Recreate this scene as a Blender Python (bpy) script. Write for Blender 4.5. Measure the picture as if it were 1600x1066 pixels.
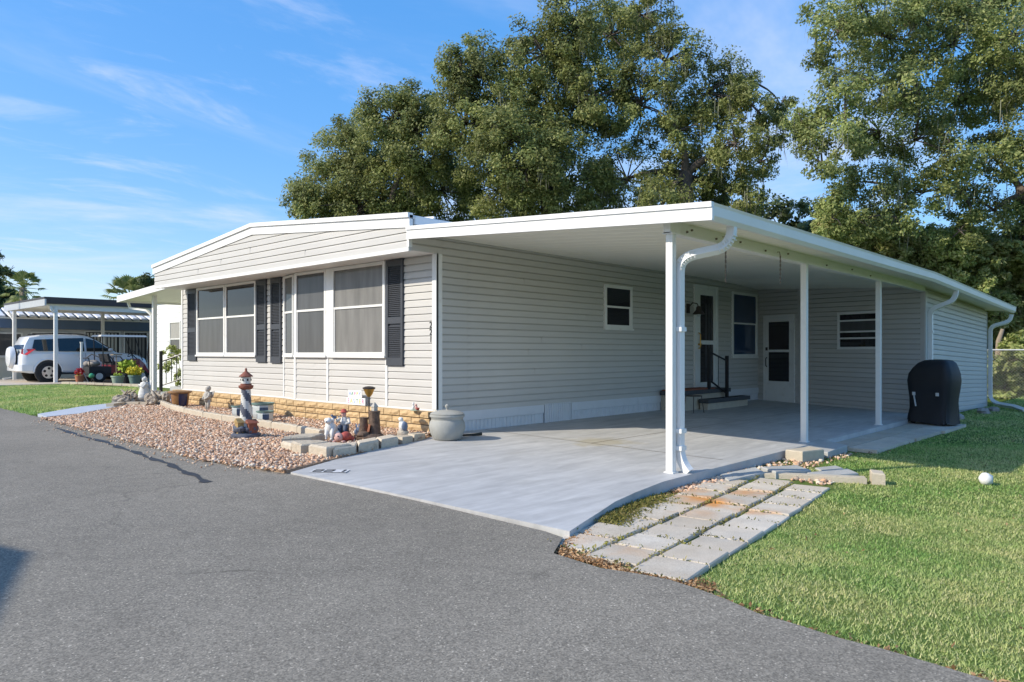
import bpy, bmesh, math, random
import numpy as np
from mathutils import Vector, Matrix
R = math.radians
random.seed(7)
rng = np.random.default_rng(11)
sc = bpy.context.scene
for o in list(bpy.data.objects):
    bpy.data.objects.remove(o)
COL = sc.collection

# ---------------------------------------------------------------- camera
cam = bpy.data.cameras.new('camera')
cam.sensor_width = 36.0
cam.lens = 36.0 * 1142 / 1600
cam.shift_y = 18 / 1600
cam.clip_end = 3000
camo = bpy.data.objects.new('camera', cam)
COL.objects.link(camo)
camo.location = (0, 0, 1.2)
camo.rotation_euler = (R(90), 0, -R(47.08))
sc.camera = camo

# ---------------------------------------------------------------- light
SUN_EL = 34.0
SUN_TRAVEL = (0.90, -0.436)                    # horizontal travel direction of the light
sun_az = math.atan2(-SUN_TRAVEL[0], -SUN_TRAVEL[1])   # clockwise from +Y, towards the sun
world = bpy.data.worlds.new('World')
sc.world = world
world.use_nodes = True
wn, wl = world.node_tree.nodes, world.node_tree.links
bg = wn['Background']
bg.inputs['Strength'].default_value = 0.15
sky = wn.new('ShaderNodeTexSky')
sky.sky_type = 'NISHITA'
sky.sun_disc = False
sky.sun_elevation = R(SUN_EL)
sky.sun_rotation = sun_az
sky.air_density = 1.0
sky.dust_density = 0.8
sky.ozone_density = 6.0
hsv = wn.new('ShaderNodeHueSaturation')
hsv.inputs['Hue'].default_value = 0.512
hsv.inputs['Saturation'].default_value = 2.05
hsv.inputs['Value'].default_value = 1.55
gam = wn.new('ShaderNodeGamma')
gam.inputs['Gamma'].default_value = 0.4
wl.new(sky.outputs[0], gam.inputs['Color'])
wl.new(gam.outputs[0], hsv.inputs['Color'])
# thin cirrus: noise laid on a high flat layer
tc = wn.new('ShaderNodeTexCoord')
sep = wn.new('ShaderNodeSeparateXYZ')
wl.new(tc.outputs['Generated'], sep.inputs[0])
def wmath(op, a, b=None, v=None):
    n = wn.new('ShaderNodeMath'); n.operation = op
    wl.new(a, n.inputs[0])
    if b is not None: wl.new(b, n.inputs[1])
    elif v is not None: n.inputs[1].default_value = v
    return n.outputs[0]
zc = wmath('MAXIMUM', sep.outputs[2], v=0.02)
zc = wmath('ADD', zc, v=0.06)
comb = wn.new('ShaderNodeCombineXYZ')
wl.new(wmath('DIVIDE', sep.outputs[0], zc), comb.inputs[0])
wl.new(wmath('DIVIDE', sep.outputs[1], zc), comb.inputs[1])
def cloud(rot, scale, nscale, lo, hi, amt, seed):
    mp = wn.new('ShaderNodeMapping')
    mp.inputs['Rotation'].default_value = (0, 0, R(rot))
    mp.inputs['Scale'].default_value = scale
    mp.inputs['Location'].default_value = (seed, seed * .7, 0)
    wl.new(comb.outputs[0], mp.inputs[0])
    nz = wn.new('ShaderNodeTexNoise')
    nz.inputs['Scale'].default_value = nscale
    nz.inputs['Detail'].default_value = 7
    nz.inputs['Roughness'].default_value = .62
    nz.inputs['Distortion'].default_value = .5
    wl.new(mp.outputs[0], nz.inputs['Vector'])
    mr = wn.new('ShaderNodeMapRange'); mr.interpolation_type = 'SMOOTHSTEP'
    mr.inputs['From Min'].default_value = lo; mr.inputs['From Max'].default_value = hi
    mr.inputs['To Max'].default_value = amt
    wl.new(nz.outputs['Fac'], mr.inputs['Value'])
    return mr.outputs[0]
c1 = cloud(62, (.75, 1.3, 1), .42, .48, .74, .62, 13.9)
c2 = cloud(40, (.8, 1.5, 1), 1.5, .50, .78, .50, 21.7)
cm = wmath('MAXIMUM', c1, c2)
mix = wn.new('ShaderNodeMix'); mix.data_type = 'RGBA'
wl.new(cm, mix.inputs[0])
wl.new(hsv.outputs[0], mix.inputs[6])
mix.inputs[7].default_value = (2.3, 2.5, 3.1, 1)
wl.new(mix.outputs[2], bg.inputs['Color'])

sl = bpy.data.lights.new('sun', 'SUN')
sl.energy = 2.0
sl.angle = R(0.53)
sl.color = (1.0, 0.915, 0.775)
so = bpy.data.objects.new('sun', sl)
COL.objects.link(so)
d = Vector((SUN_TRAVEL[0], SUN_TRAVEL[1], -math.tan(R(SUN_EL)))).normalized()
so.rotation_euler = d.to_track_quat('-Z', 'Y').to_euler()
so.location = (-20, 10, 20)

sc.render.engine = 'CYCLES'
sc.cycles.max_bounces = 8
sc.cycles.transparent_max_bounces = 8
sc.cycles.use_denoising = True
sc.view_settings.view_transform = 'Standard'
sc.view_settings.look = 'None'
sc.view_settings.gamma = 1
sc.view_settings.exposure = 1.3

# ---------------------------------------------------------------- materials
MATS = {}
def node_mat(name):
    m = bpy.data.materials.new(name); m.use_nodes = True
    nt = m.node_tree
    return m, nt.nodes, nt.links, nt.nodes['Principled BSDF']
def mk(name, col, rough=.6, var=.08, vscale=4., bump=0., bscale=60., spec=.4, metal=0., rnd=0., island=0., coat=0., stretch=None, dirt=None):
    """procedural material: base colour with cloudy value variation, fine bump, per-object / per-island variation"""
    m, n, l, p = node_mat(name)
    p.inputs['Roughness'].default_value = rough
    p.inputs['Specular IOR Level'].default_value = spec
    p.inputs['Metallic'].default_value = metal
    if coat: p.inputs['Coat Weight'].default_value = coat; p.inputs['Coat Roughness'].default_value = .05
    t = n.new('ShaderNodeTexCoord')
    vec = t.outputs['Object']
    if stretch:
        mp = n.new('ShaderNodeMapping'); mp.inputs['Scale'].default_value = stretch
        l.new(vec, mp.inputs[0]); vec = mp.outputs[0]
    nz = n.new('ShaderNodeTexNoise'); nz.inputs['Scale'].default_value = vscale
    nz.inputs['Detail'].default_value = 6; nz.inputs['Roughness'].default_value = .6
    l.new(vec, nz.inputs['Vector'])
    mr = n.new('ShaderNodeMapRange')
    mr.inputs['From Min'].default_value = .25; mr.inputs['From Max'].default_value = .75
    mr.inputs['To Min'].default_value = 1 - var; mr.inputs['To Max'].default_value = 1 + var
    l.new(nz.outputs['Fac'], mr.inputs['Value'])
    val = mr.outputs[0]
    def addr(sock, amt, val):
        q = n.new('ShaderNodeMapRange')
        q.inputs['To Min'].default_value = 1 - amt; q.inputs['To Max'].default_value = 1 + amt
        l.new(sock, q.inputs['Value'])
        k = n.new('ShaderNodeMath'); k.operation = 'MULTIPLY'
        l.new(val, k.inputs[0]); l.new(q.outputs[0], k.inputs[1])
        return k.outputs[0]
    if rnd:
        oi = n.new('ShaderNodeObjectInfo'); val = addr(oi.outputs['Random'], rnd, val)
    if island:
        g = n.new('ShaderNodeNewGeometry'); val = addr(g.outputs['Random Per Island'], island, val)
    h = n.new('ShaderNodeHueSaturation'); h.inputs['Color'].default_value = (*col, 1)
    l.new(val, h.inputs['Value'])
    out = h.outputs[0]
    if dirt:                                     # (colour, scale, lo, hi)
        nd = n.new('ShaderNodeTexNoise'); nd.inputs['Scale'].default_value = dirt[1]
        nd.inputs['Detail'].default_value = 8; nd.inputs['Roughness'].default_value = .65
        l.new(t.outputs['Object'], nd.inputs['Vector'])
        q = n.new('ShaderNodeMapRange'); q.inputs['From Min'].default_value = dirt[2]; q.inputs['From Max'].default_value = dirt[3]
        l.new(nd.outputs['Fac'], q.inputs['Value'])
        mx = n.new('ShaderNodeMix'); mx.data_type = 'RGBA'
        l.new(q.outputs[0], mx.inputs[0]); l.new(out, mx.inputs[6]); mx.inputs[7].default_value = (*dirt[0], 1)
        out = mx.outputs[2]
    l.new(out, p.inputs['Base Color'])
    if bump:
        nb = n.new('ShaderNodeTexNoise'); nb.inputs['Scale'].default_value = bscale
        nb.inputs['Detail'].default_value = 5
        l.new(vec, nb.inputs['Vector'])
        b = n.new('ShaderNodeBump'); b.inputs['Strength'].default_value = bump; b.inputs['Distance'].default_value = .01
        l.new(nb.outputs['Fac'], b.inputs['Height']); l.new(b.outputs[0], p.inputs['Normal'])
    MATS[name] = m
    return m

mk('siding', (.54, .525, .49), .55, .05, 1.2, .05, 90, .3, rnd=.035, stretch=(1, 1, 6), dirt=((.40, .38, .35), 2.5, .62, .95))
mk('siding_core', (.45, .43, .4), .8)
mk('white_paint', (.79, .785, .76), .45, .05, 2., .03, 40, .4, dirt=((.55, .51, .43), 4., .60, .95))
mk('white_trim', (.77, .765, .73), .5, .05, 3., .02, 60, .35, dirt=((.52, .48, .40), 5., .58, .92))
mk('ceiling_pan', (.85, .82, .70), .5, .04, 1.5, .02, 40, .35, stretch=(4, .6, 1))
mk('skirting', (.66, .68, .70), .5, .05, 3., .03, 30, .3, dirt=((.42, .42, .42), 5., .6, .95))
mk('shutter', (.055, .06, .07), .5, .06, 6., .03, 80, .4)
mk('black_iron', (.018, .018, .02), .4, .1, 10., .05, 60, .5)
mk('dark_metal', (.05, .04, .035), .5, .2, 12.)
mk('chain_rust', (.16, .13, .10), .7, .3, 40.)
mk('screen_grey', (.075, .077, .08), .6, .22, 1.6, .0, spec=.3, coat=.5, stretch=(5, 5, .6))
mk('screen_pale', (.175, .17, .158), .6, .28, 1.5, .0, spec=.3, coat=.3, stretch=(4, 4, .7))
mk('curtain', (.35, .34, .31), .9, .15, 8., stretch=(8, 8, .4))
mk('interior_dark', (.02, .02, .024), .6, .3, 3.)
mk('brick_tan', (.57, .41, .225), .9, .14, 14., .9, 45, .2, rnd=.10, dirt=((.36, .22, .10), 9., .55, .85))
mk('mortar_dark', (.15, .11, .07), .95, .2, 20.)
mk('edging_stone', (.56, .49, .385), .95, .2, 9., 1., 45, .15, rnd=.15, dirt=((.22, .18, .12), 9., .52, .8))
mk('curb_pale', (.50, .44, .345), .95, .1, 9., .5, 70, .15, rnd=.06, dirt=((.35, .30, .22), 6., .6, .9))
mk('concrete_plain', (.40, .40, .38), .9, .12, 5., .4, 80, .2, rnd=.08)
mk('concrete_beige', (.52, .45, .36), .9, .08, 2., .3, 60, .2)
mk('walk_paint', (.44, .48, .54), .8, .06, 3., .2, 60, .25)
mk('stone_grey', (.33, .30, .27), .95, .25, 8., .9, 20, .15, rnd=.15)
mk('coral_rock', (.36, .31, .25), .95, .35, 14., 1., 25, .15)
mk('statue_stone', (.46, .43, .38), .85, .22, 18., .6, 60, .2)
mk('statue_white', (.66, .65, .61), .7, .14, 16., .4, 60, .25, dirt=((.35, .33, .28), 14., .55, .85))
mk('glaze_brown', (.30, .15, .06), .25, .3, 8., .05, 30, .6)
mk('glaze_blue', (.02, .03, .09), .2, .4, 8., 0, spec=.6)
mk('glaze_white', (.55, .58, .56), .3, .12, 10., 0, spec=.5)
mk('glaze_pattern', (.06, .10, .17), .3, .4, 14., 0, spec=.5)
mk('terracotta', (.42, .16, .08), .8, .2, 12., .3, 60)
mk('pot_brownrim', (.32, .18, .08), .5, .25, 10.)
mk('urn_resin', (.36, .36, .33), .75, .12, 6., .3, 25, .3, dirt=((.42, .32, .2), 7., .6, .85))
mk('wood_bark', (.13, .10, .075), .95, .4, 14., 1., 30, .1, stretch=(6, 6, 1))
mk('resin_stump', (.14, .10, .075), .85, .4, 22., .9, 50, .2)
mk('brass', (.50, .32, .08), .35, .2, 10., metal=.6)
mk('lh_white', (.60, .60, .56), .7, .12, 24., .3, 60)
mk('lh_dark', (.09, .10, .13), .7, .2, 24., .3, 60)
mk('lh_red', (.24, .085, .055), .75, .25, 20., .3, 60)
mk('lh_yellow', (.42, .29, .12), .75, .25, 24., .3, 60)
mk('fig_blue', (.14, .18, .26), .6, .25, 16.)
mk('fig_denim', (.07, .09, .13), .7, .25, 16.)
mk('fig_red', (.40, .08, .06), .55, .25, 16.)
mk('fig_pink', (.62, .38, .33), .6, .2, 16.)
mk('fig_white', (.76, .75, .72), .55, .08, 16., .1, 40)
mk('fig_orange', (.62, .32, .12), .6, .2, 16.)
mk('cover_black', (.014, .016, .02), .55, .2, 3., .25, 12, .4)
mk('strap_white', (.62, .62, .60), .6, .1, 10.)
mk('tread_grey', (.09, .095, .10), .9, .15, 20., .6, 200, .1)
mk('mat_red', (.28, .11, .07), .9, .2, 20., .6, 150, .1)
mk('galv', (.52, .53, .54), .4, .08, 5., .02, 30, .5, metal=.3)
mk('car_white', (.78, .78, .78), .25, .02, 3., spec=.5, coat=.8)
mk('tyre', (.02, .02, .021), .85, .2, 12., .3, 80)
mk('rim', (.55, .55, .56), .3, .1, 8., metal=.8)
mk('plastic_dark', (.03, .03, .032), .6, .15, 8.)
mk('lamp_red', (.55, .02, .02), .2, .1, 8., coat=.5)
mk('cart_red', (.22, .02, .03), .35, .1, 6., coat=.4)
mk('cart_cream', (.62, .60, .55), .5, .08, 6.)
mk('blue_house', (.10, .15, .23), .6, .06, 2.)
mk('blue_wall', (.60, .60, .57), .7, .05, 2.)
mk('blind', (.55, .53, .47), .8, .08, 3., rnd=.1)
mk('roof_dark', (.05, .045, .05), .5, .1, 3.)
mk('roof_white', (.75, .76, .77), .4, .05, 3.)
mk('wing_white', (.78, .78, .76), .5, .03, 3., rnd=.02)
mk('pot_green', (.30, .38, .30), .5, .15, 8.)
mk('pot_teal', (.16, .25, .22), .5, .15, 8.)
mk('flower_red', (.55, .03, .04), .7, .2, 20., island=.4)
mk('flower_yellow', (.68, .60, .06), .7, .2, 20., island=.3)
mk('plant_lime', (.36, .46, .05), .7, .2, 20., island=.4)
mk('globe_green', (.05, .30, .14), .1, .2, 6., coat=.6)
mk('mulch', (.07, .045, .03), 1., .5, 30., 1., 60, .05)
mk('soil', (.16, .11, .07), 1., .4, 12., .9, 60, .05)
mk('digit_black', (.02, .02, .02), .5)
mk('sign_white', (.82, .82, .80), .6, .03, 6.)
mk('print_pink', (.72, .25, .42), .6); mk('print_blue', (.25, .38, .66), .6); mk('print_green', (.12, .36, .20), .6); mk('print_yellow', (.80, .65, .15), .6)
mk('paint_white', (.58, .58, .58), .8, .1, 20.)
mk('rubber_hose', (.015, .018, .016), .6)

def glass_mat(name, tint, rough=.04, spec=.6):
    m, n, l, p = node_mat(name)
    p.inputs['Base Color'].default_value = (*tint, 1)
    p.inputs['Roughness'].default_value = rough
    p.inputs['Specular IOR Level'].default_value = spec
    nz = n.new('ShaderNodeTexNoise'); nz.inputs['Scale'].default_value = 1.5
    t = n.new('ShaderNodeTexCoord'); l.new(t.outputs['Object'], nz.inputs['Vector'])
    b = n.new('ShaderNodeBump'); b.inputs['Strength'].default_value = .05; b.inputs['Distance'].default_value = .02
    l.new(nz.outputs['Fac'], b.inputs['Height']); l.new(b.outputs[0], p.inputs['Normal'])
    MATS[name] = m
glass_mat('glass_dark', (.012, .013, .018))
glass_mat('glass_car', (.015, .02, .02), .03, .7)
glass_mat('glass_blue', (.03, .06, .12), .05, .7)
def clear_glass(name):
    m, n, l, p = node_mat(name)
    tr = n.new('ShaderNodeBsdfTransparent'); tr.inputs[0].default_value = (.75, .77, .78, 1)
    gl = n.new('ShaderNodeBsdfGlossy'); gl.inputs['Roughness'].default_value = .03
    fr = n.new('ShaderNodeFresnel'); fr.inputs['IOR'].default_value = 1.5
    ms = n.new('ShaderNodeMixShader')
    l.new(fr.outputs[0], ms.inputs[0]); l.new(tr.outputs[0], ms.inputs[1]); l.new(gl.outputs[0], ms.inputs[2])
    l.new(ms.outputs[0], n['Material Output'].inputs['Surface'])
    MATS[name] = m
clear_glass('glass_clear')

def leaf_mat(name, c0, c1, c2, trans=.35, rough=.55):
    m, n, l, p = node_mat(name)
    g = n.new('ShaderNodeNewGeometry')
    rp = n.new('ShaderNodeValToRGB')
    e = rp.color_ramp.elements
    e[0].position = 0; e[0].color = (*c0, 1)
    e[1].position = 1; e[1].color = (*c2, 1)
    k = e.new(.55); k.color = (*c1, 1)
    l.new(g.outputs['Random Per Island'], rp.inputs[0])
    t = n.new('ShaderNodeTexCoord')
    nz = n.new('ShaderNodeTexNoise'); nz.inputs['Scale'].default_value = .55; nz.inputs['Detail'].default_value = 3
    l.new(t.outputs['Object'], nz.inputs['Vector'])
    mr = n.new('ShaderNodeMapRange'); mr.inputs['From Min'].default_value = .3; mr.inputs['From Max'].default_value = .7
    mr.inputs['To Min'].default_value = .62; mr.inputs['To Max'].default_value = 1.42
    l.new(nz.outputs['Fac'], mr.inputs['Value'])
    h = n.new('ShaderNodeHueSaturation'); l.new(rp.outputs[0], h.inputs['Color']); l.new(mr.outputs[0], h.inputs['Value'])
    l.new(h.outputs[0], p.inputs['Base Color'])
    p.inputs['Roughness'].default_value = rough; p.inputs['Specular IOR Level'].default_value = .3
    tr = n.new('ShaderNodeBsdfTranslucent'); l.new(h.outputs[0], tr.inputs['Color'])
    ms = n.new('ShaderNodeMixShader'); ms.inputs[0].default_value = trans
    l.new(p.outputs[0], ms.inputs[1]); l.new(tr.outputs[0], ms.inputs[2])
    l.new(ms.outputs[0], n['Material Output'].inputs['Surface'])
    MATS[name] = m
leaf_mat('leaf_oak', (.115, .14, .045), (.245, .28, .085), (.42, .42, .17), .45)
leaf_mat('leaf_oak_light', (.145, .185, .06), (.29, .345, .115), (.47, .48, .20), .45)
leaf_mat('leaf_dark', (.06, .085, .035), (.12, .16, .06), (.21, .24, .10), .4)
leaf_mat('leaf_vine', (.20, .24, .07), (.38, .43, .15), (.58, .54, .27), .5)
leaf_mat('leaf_shrub', (.22, .27, .07), (.40, .46, .15), (.58, .56, .26), .5)
leaf_mat('leaf_palm', (.14, .18, .06), (.24, .29, .10), (.38, .38, .18), .4)
leaf_mat('leaf_dry', (.16, .085, .04), (.30, .17, .08), (.46, .32, .18), .1, .9)
leaf_mat('weed', (.14, .14, .03), (.25, .24, .06), (.32, .25, .1), .3, .8)
leaf_mat('grass', (.045, .095, .018), (.10, .175, .035), (.26, .27, .085), .35, .6)
leaf_mat('grass_far', (.06, .12, .02), (.12, .20, .04), (.24, .26, .08), .35, .6)
mk('bark_oak', (.12, .10, .085), .95, .4, 6., 1., 14, .1, stretch=(3, 3, .6))
mk('bark_pale', (.27, .22, .165), .95, .3, 6., 1., 14, .1, stretch=(3, 3, .6))
mk('moss_grey', (.17, .175, .125), .95, .2, 6., island=.25)
def gravel_mat():
    m, n, l, p = node_mat('gravel')
    g = n.new('ShaderNodeNewGeometry')
    rp = n.new('ShaderNodeValToRGB'); e = rp.color_ramp.elements
    cols = [(.32, .19, .125), (.54, .35, .23), (.68, .46, .32), (.76, .57, .42), (.70, .62, .50), (.40, .31, .24), (.62, .38, .23)]
    rp.color_ramp.interpolation = 'CONSTANT'
    e[0].position = 0; e[0].color = (*cols[0], 1); e[1].position = .9; e[1].color = (*cols[6], 1)
    for i, ps in enumerate((.1, .3, .52, .7, .83)):
        k = e.new(ps); k.color = (*cols[i + 1], 1)
    l.new(g.outputs['Random Per Island'], rp.inputs[0]); l.new(rp.outputs[0], p.inputs['Base Color'])
    p.inputs['Roughness'].default_value = .85; p.inputs['Specular IOR Level'].default_value = .2
    MATS['gravel'] = m
gravel_mat()

# ---------------------------------------------------------------- ground materials
def asphalt():
    m, n, l, p = node_mat('asphalt')
    t = n.new('ShaderNodeTexCoord'); v = t.outputs['Object']
    def noise(s, det=4, rough=.6):
        q = n.new('ShaderNodeTexNoise'); q.inputs['Scale'].default_value = s; q.inputs['Detail'].default_value = det
        q.inputs['Roughness'].default_value = rough; l.new(v, q.inputs['Vector']); return q.outputs['Fac']
    def rng_(s, a, b, c, d_):
        q = n.new('ShaderNodeMapRange'); q.inputs['From Min'].default_value = a; q.inputs['From Max'].default_value = b
        q.inputs['To Min'].default_value = c; q.inputs['To Max'].default_value = d_; l.new(s, q.inputs['Value']); return q.outputs[0]
    def mul(a, b):
        q = n.new('ShaderNodeMath'); q.operation = 'MULTIPLY'; l.new(a, q.inputs[0]); l.new(b, q.inputs[1]); return q.outputs[0]
    vo = n.new('ShaderNodeTexVoronoi'); vo.inputs['Scale'].default_value = 130; l.new(v, vo.inputs['Vector'])
    sepc = n.new('ShaderNodeSeparateColor'); l.new(vo.outputs['Color'], sepc.inputs[0])
    speck = rng_(sepc.outputs[0], 0, 1, .68, 1.32)
    hot = rng_(sepc.outputs[1], .93, 1., 1., 1.9)
    big = rng_(noise(.35, 5), .3, .7, .84, 1.14)
    mid = rng_(noise(6, 4), .3, .7, .92, 1.08)
    fine = rng_(noise(60, 3), .3, .7, .82, 1.18)
    # wandering hairline cracks, only in places, and darker drips
    wv = n.new('ShaderNodeTexNoise'); wv.inputs['Scale'].default_value = 1.6; wv.inputs['Detail'].default_value = 6; l.new(v, wv.inputs['Vector'])
    wm = n.new('ShaderNodeVectorMath'); wm.operation = 'MULTIPLY_ADD'; wm.inputs[1].default_value = (.5, .5, .5); l.new(wv.outputs['Color'], wm.inputs[0]); l.new(v, wm.inputs[2])
    cr = n.new('ShaderNodeTexVoronoi'); cr.feature = 'DISTANCE_TO_EDGE'; cr.inputs['Scale'].default_value = .38; l.new(wm.outputs[0], cr.inputs['Vector'])
    crack = rng_(cr.outputs['Distance'], .0, .006, .45, 0.)
    cmask = rng_(noise(.55, 3), .50, .62, 0., 1.)
    inv = n.new('ShaderNodeMath'); inv.operation = 'SUBTRACT'; inv.inputs[0].default_value = 1.; l.new(mul(crack, cmask), inv.inputs[1])
    drip = rng_(noise(2.3, 2), .70, .78, 1., .78)
    val = mul(mul(mul(mul(speck, hot), mul(big, mid)), fine), mul(inv.outputs[0], drip))
    h = n.new('ShaderNodeHueSaturation'); h.inputs['Color'].default_value = (.236, .210, .167, 1); l.new(val, h.inputs['Value'])
    l.new(h.outputs[0], p.inputs['Base Color'])
    p.inputs['Roughness'].default_value = .85; p.inputs['Specular IOR Level'].default_value = .3
    b = n.new('ShaderNodeBump'); b.inputs['Strength'].default_value = .6; b.inputs['Distance'].default_value = .004
    l.new(sepc.outputs[0], b.inputs['Height']); l.new(b.outputs[0], p.inputs['Normal'])
    MATS['asphalt'] = m
asphalt()
mk('crack_seal', (.035, .035, .036), .6, .2, 12., .2, 60)
def slab_mat():
    m, n, l, p = node_mat('slab_paint')
    t = n.new('ShaderNodeTexCoord'); v = t.outputs['Object']
    def noise(vec, s, det=6, rough=.6, dist=0.):
        q = n.new('ShaderNodeTexNoise'); q.inputs['Scale'].default_value = s; q.inputs['Detail'].default_value = det
        q.inputs['Roughness'].default_value = rough; q.inputs['Distortion'].default_value = dist; l.new(vec, q.inputs['Vector']); return q.outputs['Fac']
    def mr(s, a, b, c, d_):
        q = n.new('ShaderNodeMapRange'); q.inputs['From Min'].default_value = a; q.inputs['From Max'].default_value = b
        q.inputs['To Min'].default_value = c; q.inputs['To Max'].default_value = d_; l.new(s, q.inputs['Value']); return q.outputs[0]
    mp = n.new('ShaderNodeMapping'); mp.inputs['Rotation'].default_value = (0, 0, R(18)); mp.inputs['Scale'].default_value = (.8, 4.5, 1)
    l.new(v, mp.inputs[0])
    a = mr(noise(mp.outputs[0], 1.6, 7, .62, .6), .32, .68, .84, 1.14)
    b_ = mr(noise(v, .5, 4), .3, .7, .92, 1.08)
    c_ = mr(noise(v, 7, 5), .3, .7, .95, 1.05)
    def mul(x, y):
        q = n.new('ShaderNodeMath'); q.operation = 'MULTIPLY'; l.new(x, q.inputs[0]); l.new(y, q.inputs[1]); return q.outputs[0]
    h = n.new('ShaderNodeHueSaturation'); h.inputs['Color'].default_value = (.47, .465, .452, 1)
    l.new(mul(mul(a, b_), c_), h.inputs['Value'])
    # worn patches where bare concrete shows through the paint
    worn = mr(noise(v, 1.1, 8, .68, .3), .60, .74, 0, .55)
    mx = n.new('ShaderNodeMix'); mx.data_type = 'RGBA'; l.new(worn, mx.inputs[0]); l.new(h.outputs[0], mx.inputs[6]); mx.inputs[7].default_value = (.40, .385, .34, 1)
    # one ochre oil patch on the drive
    sb = n.new('ShaderNodeVectorMath'); sb.operation = 'DISTANCE'; sb.inputs[1].default_value = (8.1, 5.9, 0)
    l.new(v, sb.inputs[0])
    nn = noise(v, 3.5, 5)
    q = n.new('ShaderNodeMath'); q.operation = 'ADD'; l.new(sb.outputs['Value'], q.inputs[0]); l.new(nn, q.inputs[1])
    oc = mr(q.outputs[0], .75, 1.05, .55, 0.)
    mx2 = n.new('ShaderNodeMix'); mx2.data_type = 'RGBA'; l.new(oc, mx2.inputs[0]); l.new(mx.outputs[2], mx2.inputs[6]); mx2.inputs[7].default_value = (.42, .36, .22, 1)
    l.new(mx2.outputs[2], p.inputs['Base Color'])
    p.inputs['Roughness'].default_value = .62; p.inputs['Specular IOR Level'].default_value = .35
    bp = n.new('ShaderNodeBump'); bp.inputs['Strength'].default_value = .15; bp.inputs['Distance'].default_value = .01
    l.new(noise(mp.outputs[0], 14, 6), bp.inputs['Height']); l.new(bp.outputs[0], p.inputs['Normal'])
    MATS['slab_paint'] = m
slab_mat()
def turf_soil():
    m, n, l, p = node_mat('turf_soil')
    t = n.new('ShaderNodeTexCoord')
    nz = n.new('ShaderNodeTexNoise'); nz.inputs['Scale'].default_value = 1.3; nz.inputs['Detail'].default_value = 8; nz.inputs['Roughness'].default_value = .7
    l.new(t.outputs['Object'], nz.inputs['Vector'])
    rp = n.new('ShaderNodeValToRGB'); e = rp.color_ramp.elements
    e[0].position = .3; e[0].color = (.065, .10, .025, 1); e[1].position = .75; e[1].color = (.20, .19, .07, 1)
    k = e.new(.5); k.color = (.10, .15, .035, 1)
    l.new(nz.outputs['Fac'], rp.inputs[0]); l.new(rp.outputs[0], p.inputs['Base Color'])
    p.inputs['Roughness'].default_value = 1; p.inputs['Specular IOR Level'].default_value = .05
    MATS['turf_soil'] = m
turf_soil()
STAINS = [(6.05, 3.22, .26, .95), (6.75, 3.15, .18, .7), (6.45, 3.58, .2, .55), (6.0, 2.75, .16, .6), (5.55, 3.05, .22, .3), (4.05, 2.72, .16, .35), (4.1, 3.1, .16, .3)]
def paver_mat(name, rust):
    m, n, l, p = node_mat(name)
    t = n.new('ShaderNodeTexCoord'); v = t.outputs['Object']
    oi = n.new('ShaderNodeObjectInfo')
    ad = n.new('ShaderNodeVectorMath'); ad.operation = 'ADD'
    l.new(v, ad.inputs[0]); l.new(oi.outputs['Location'], ad.inputs[1])
    def noise(s, det=5, rough=.6):
        q = n.new('ShaderNodeTexNoise'); q.inputs['Scale'].default_value = s; q.inputs['Detail'].default_value = det
        q.inputs['Roughness'].default_value = rough; l.new(ad.outputs[0], q.inputs['Vector']); return q.outputs['Fac']
    def mr(s, a, b, c, d_):
        q = n.new('ShaderNodeMapRange'); q.inputs['From Min'].default_value = a; q.inputs['From Max'].default_value = b
        q.inputs['To Min'].default_value = c; q.inputs['To Max'].default_value = d_; l.new(s, q.inputs['Value']); return q.outputs[0]
    def mul(x, y):
        q = n.new('ShaderNodeMath'); q.operation = 'MULTIPLY'; l.new(x, q.inputs[0]); l.new(y, q.inputs[1]); return q.outputs[0]
    val = mul(mul(mr(noise(4), .3, .7, .86, 1.12), mr(noise(120, 3), .3, .7, .8, 1.2)), mr(oi.outputs['Random'], 0, 1, .86, 1.1))
    h = n.new('ShaderNodeHueSaturation'); h.inputs['Color'].default_value = (.56, .505, .42, 1); l.new(val, h.inputs['Value'])
    mx = n.new('ShaderNodeMix'); mx.data_type = 'RGBA'
    l.new(mr(noise(2.2, 4), .34, .66, max(0, rust - .35), rust), mx.inputs[0])
    l.new(h.outputs[0], mx.inputs[6]); mx.inputs[7].default_value = (.55, .24, .06, 1) if rust > .7 else (.58, .40, .21, 1)
    out = mx.outputs[2]
    wob = noise(5, 4)
    for (sx, sy, rad, amt) in STAINS:                      # rust blooms left by iron on the slabs
        dn = n.new('ShaderNodeVectorMath'); dn.operation = 'DISTANCE'; dn.inputs[1].default_value = (sx, sy, -.18); l.new(ad.outputs[0], dn.inputs[0])
        aq = n.new('ShaderNodeMath'); aq.operation = 'MULTIPLY_ADD'; aq.inputs[1].default_value = .5; l.new(wob, aq.inputs[0]); l.new(dn.outputs['Value'], aq.inputs[2])
        m2 = n.new('ShaderNodeMix'); m2.data_type = 'RGBA'; l.new(mr(aq.outputs[0], .2 + rad * .3, .25 + rad * 1.25, amt, 0.), m2.inputs[0])
        l.new(out, m2.inputs[6]); m2.inputs[7].default_value = (.60, .25, .05, 1); out = m2.outputs[2]
    l.new(out, p.inputs['Base Color'])
    p.inputs['Roughness'].default_value = .95; p.inputs['Specular IOR Level'].default_value = .15
    b = n.new('ShaderNodeBump'); b.inputs['Strength'].default_value = .5; b.inputs['Distance'].default_value = .004
    l.new(noise(160, 3), b.inputs['Height']); l.new(b.outputs[0], p.inputs['Normal'])
    MATS[name] = m
paver_mat('paver', .2)

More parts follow.
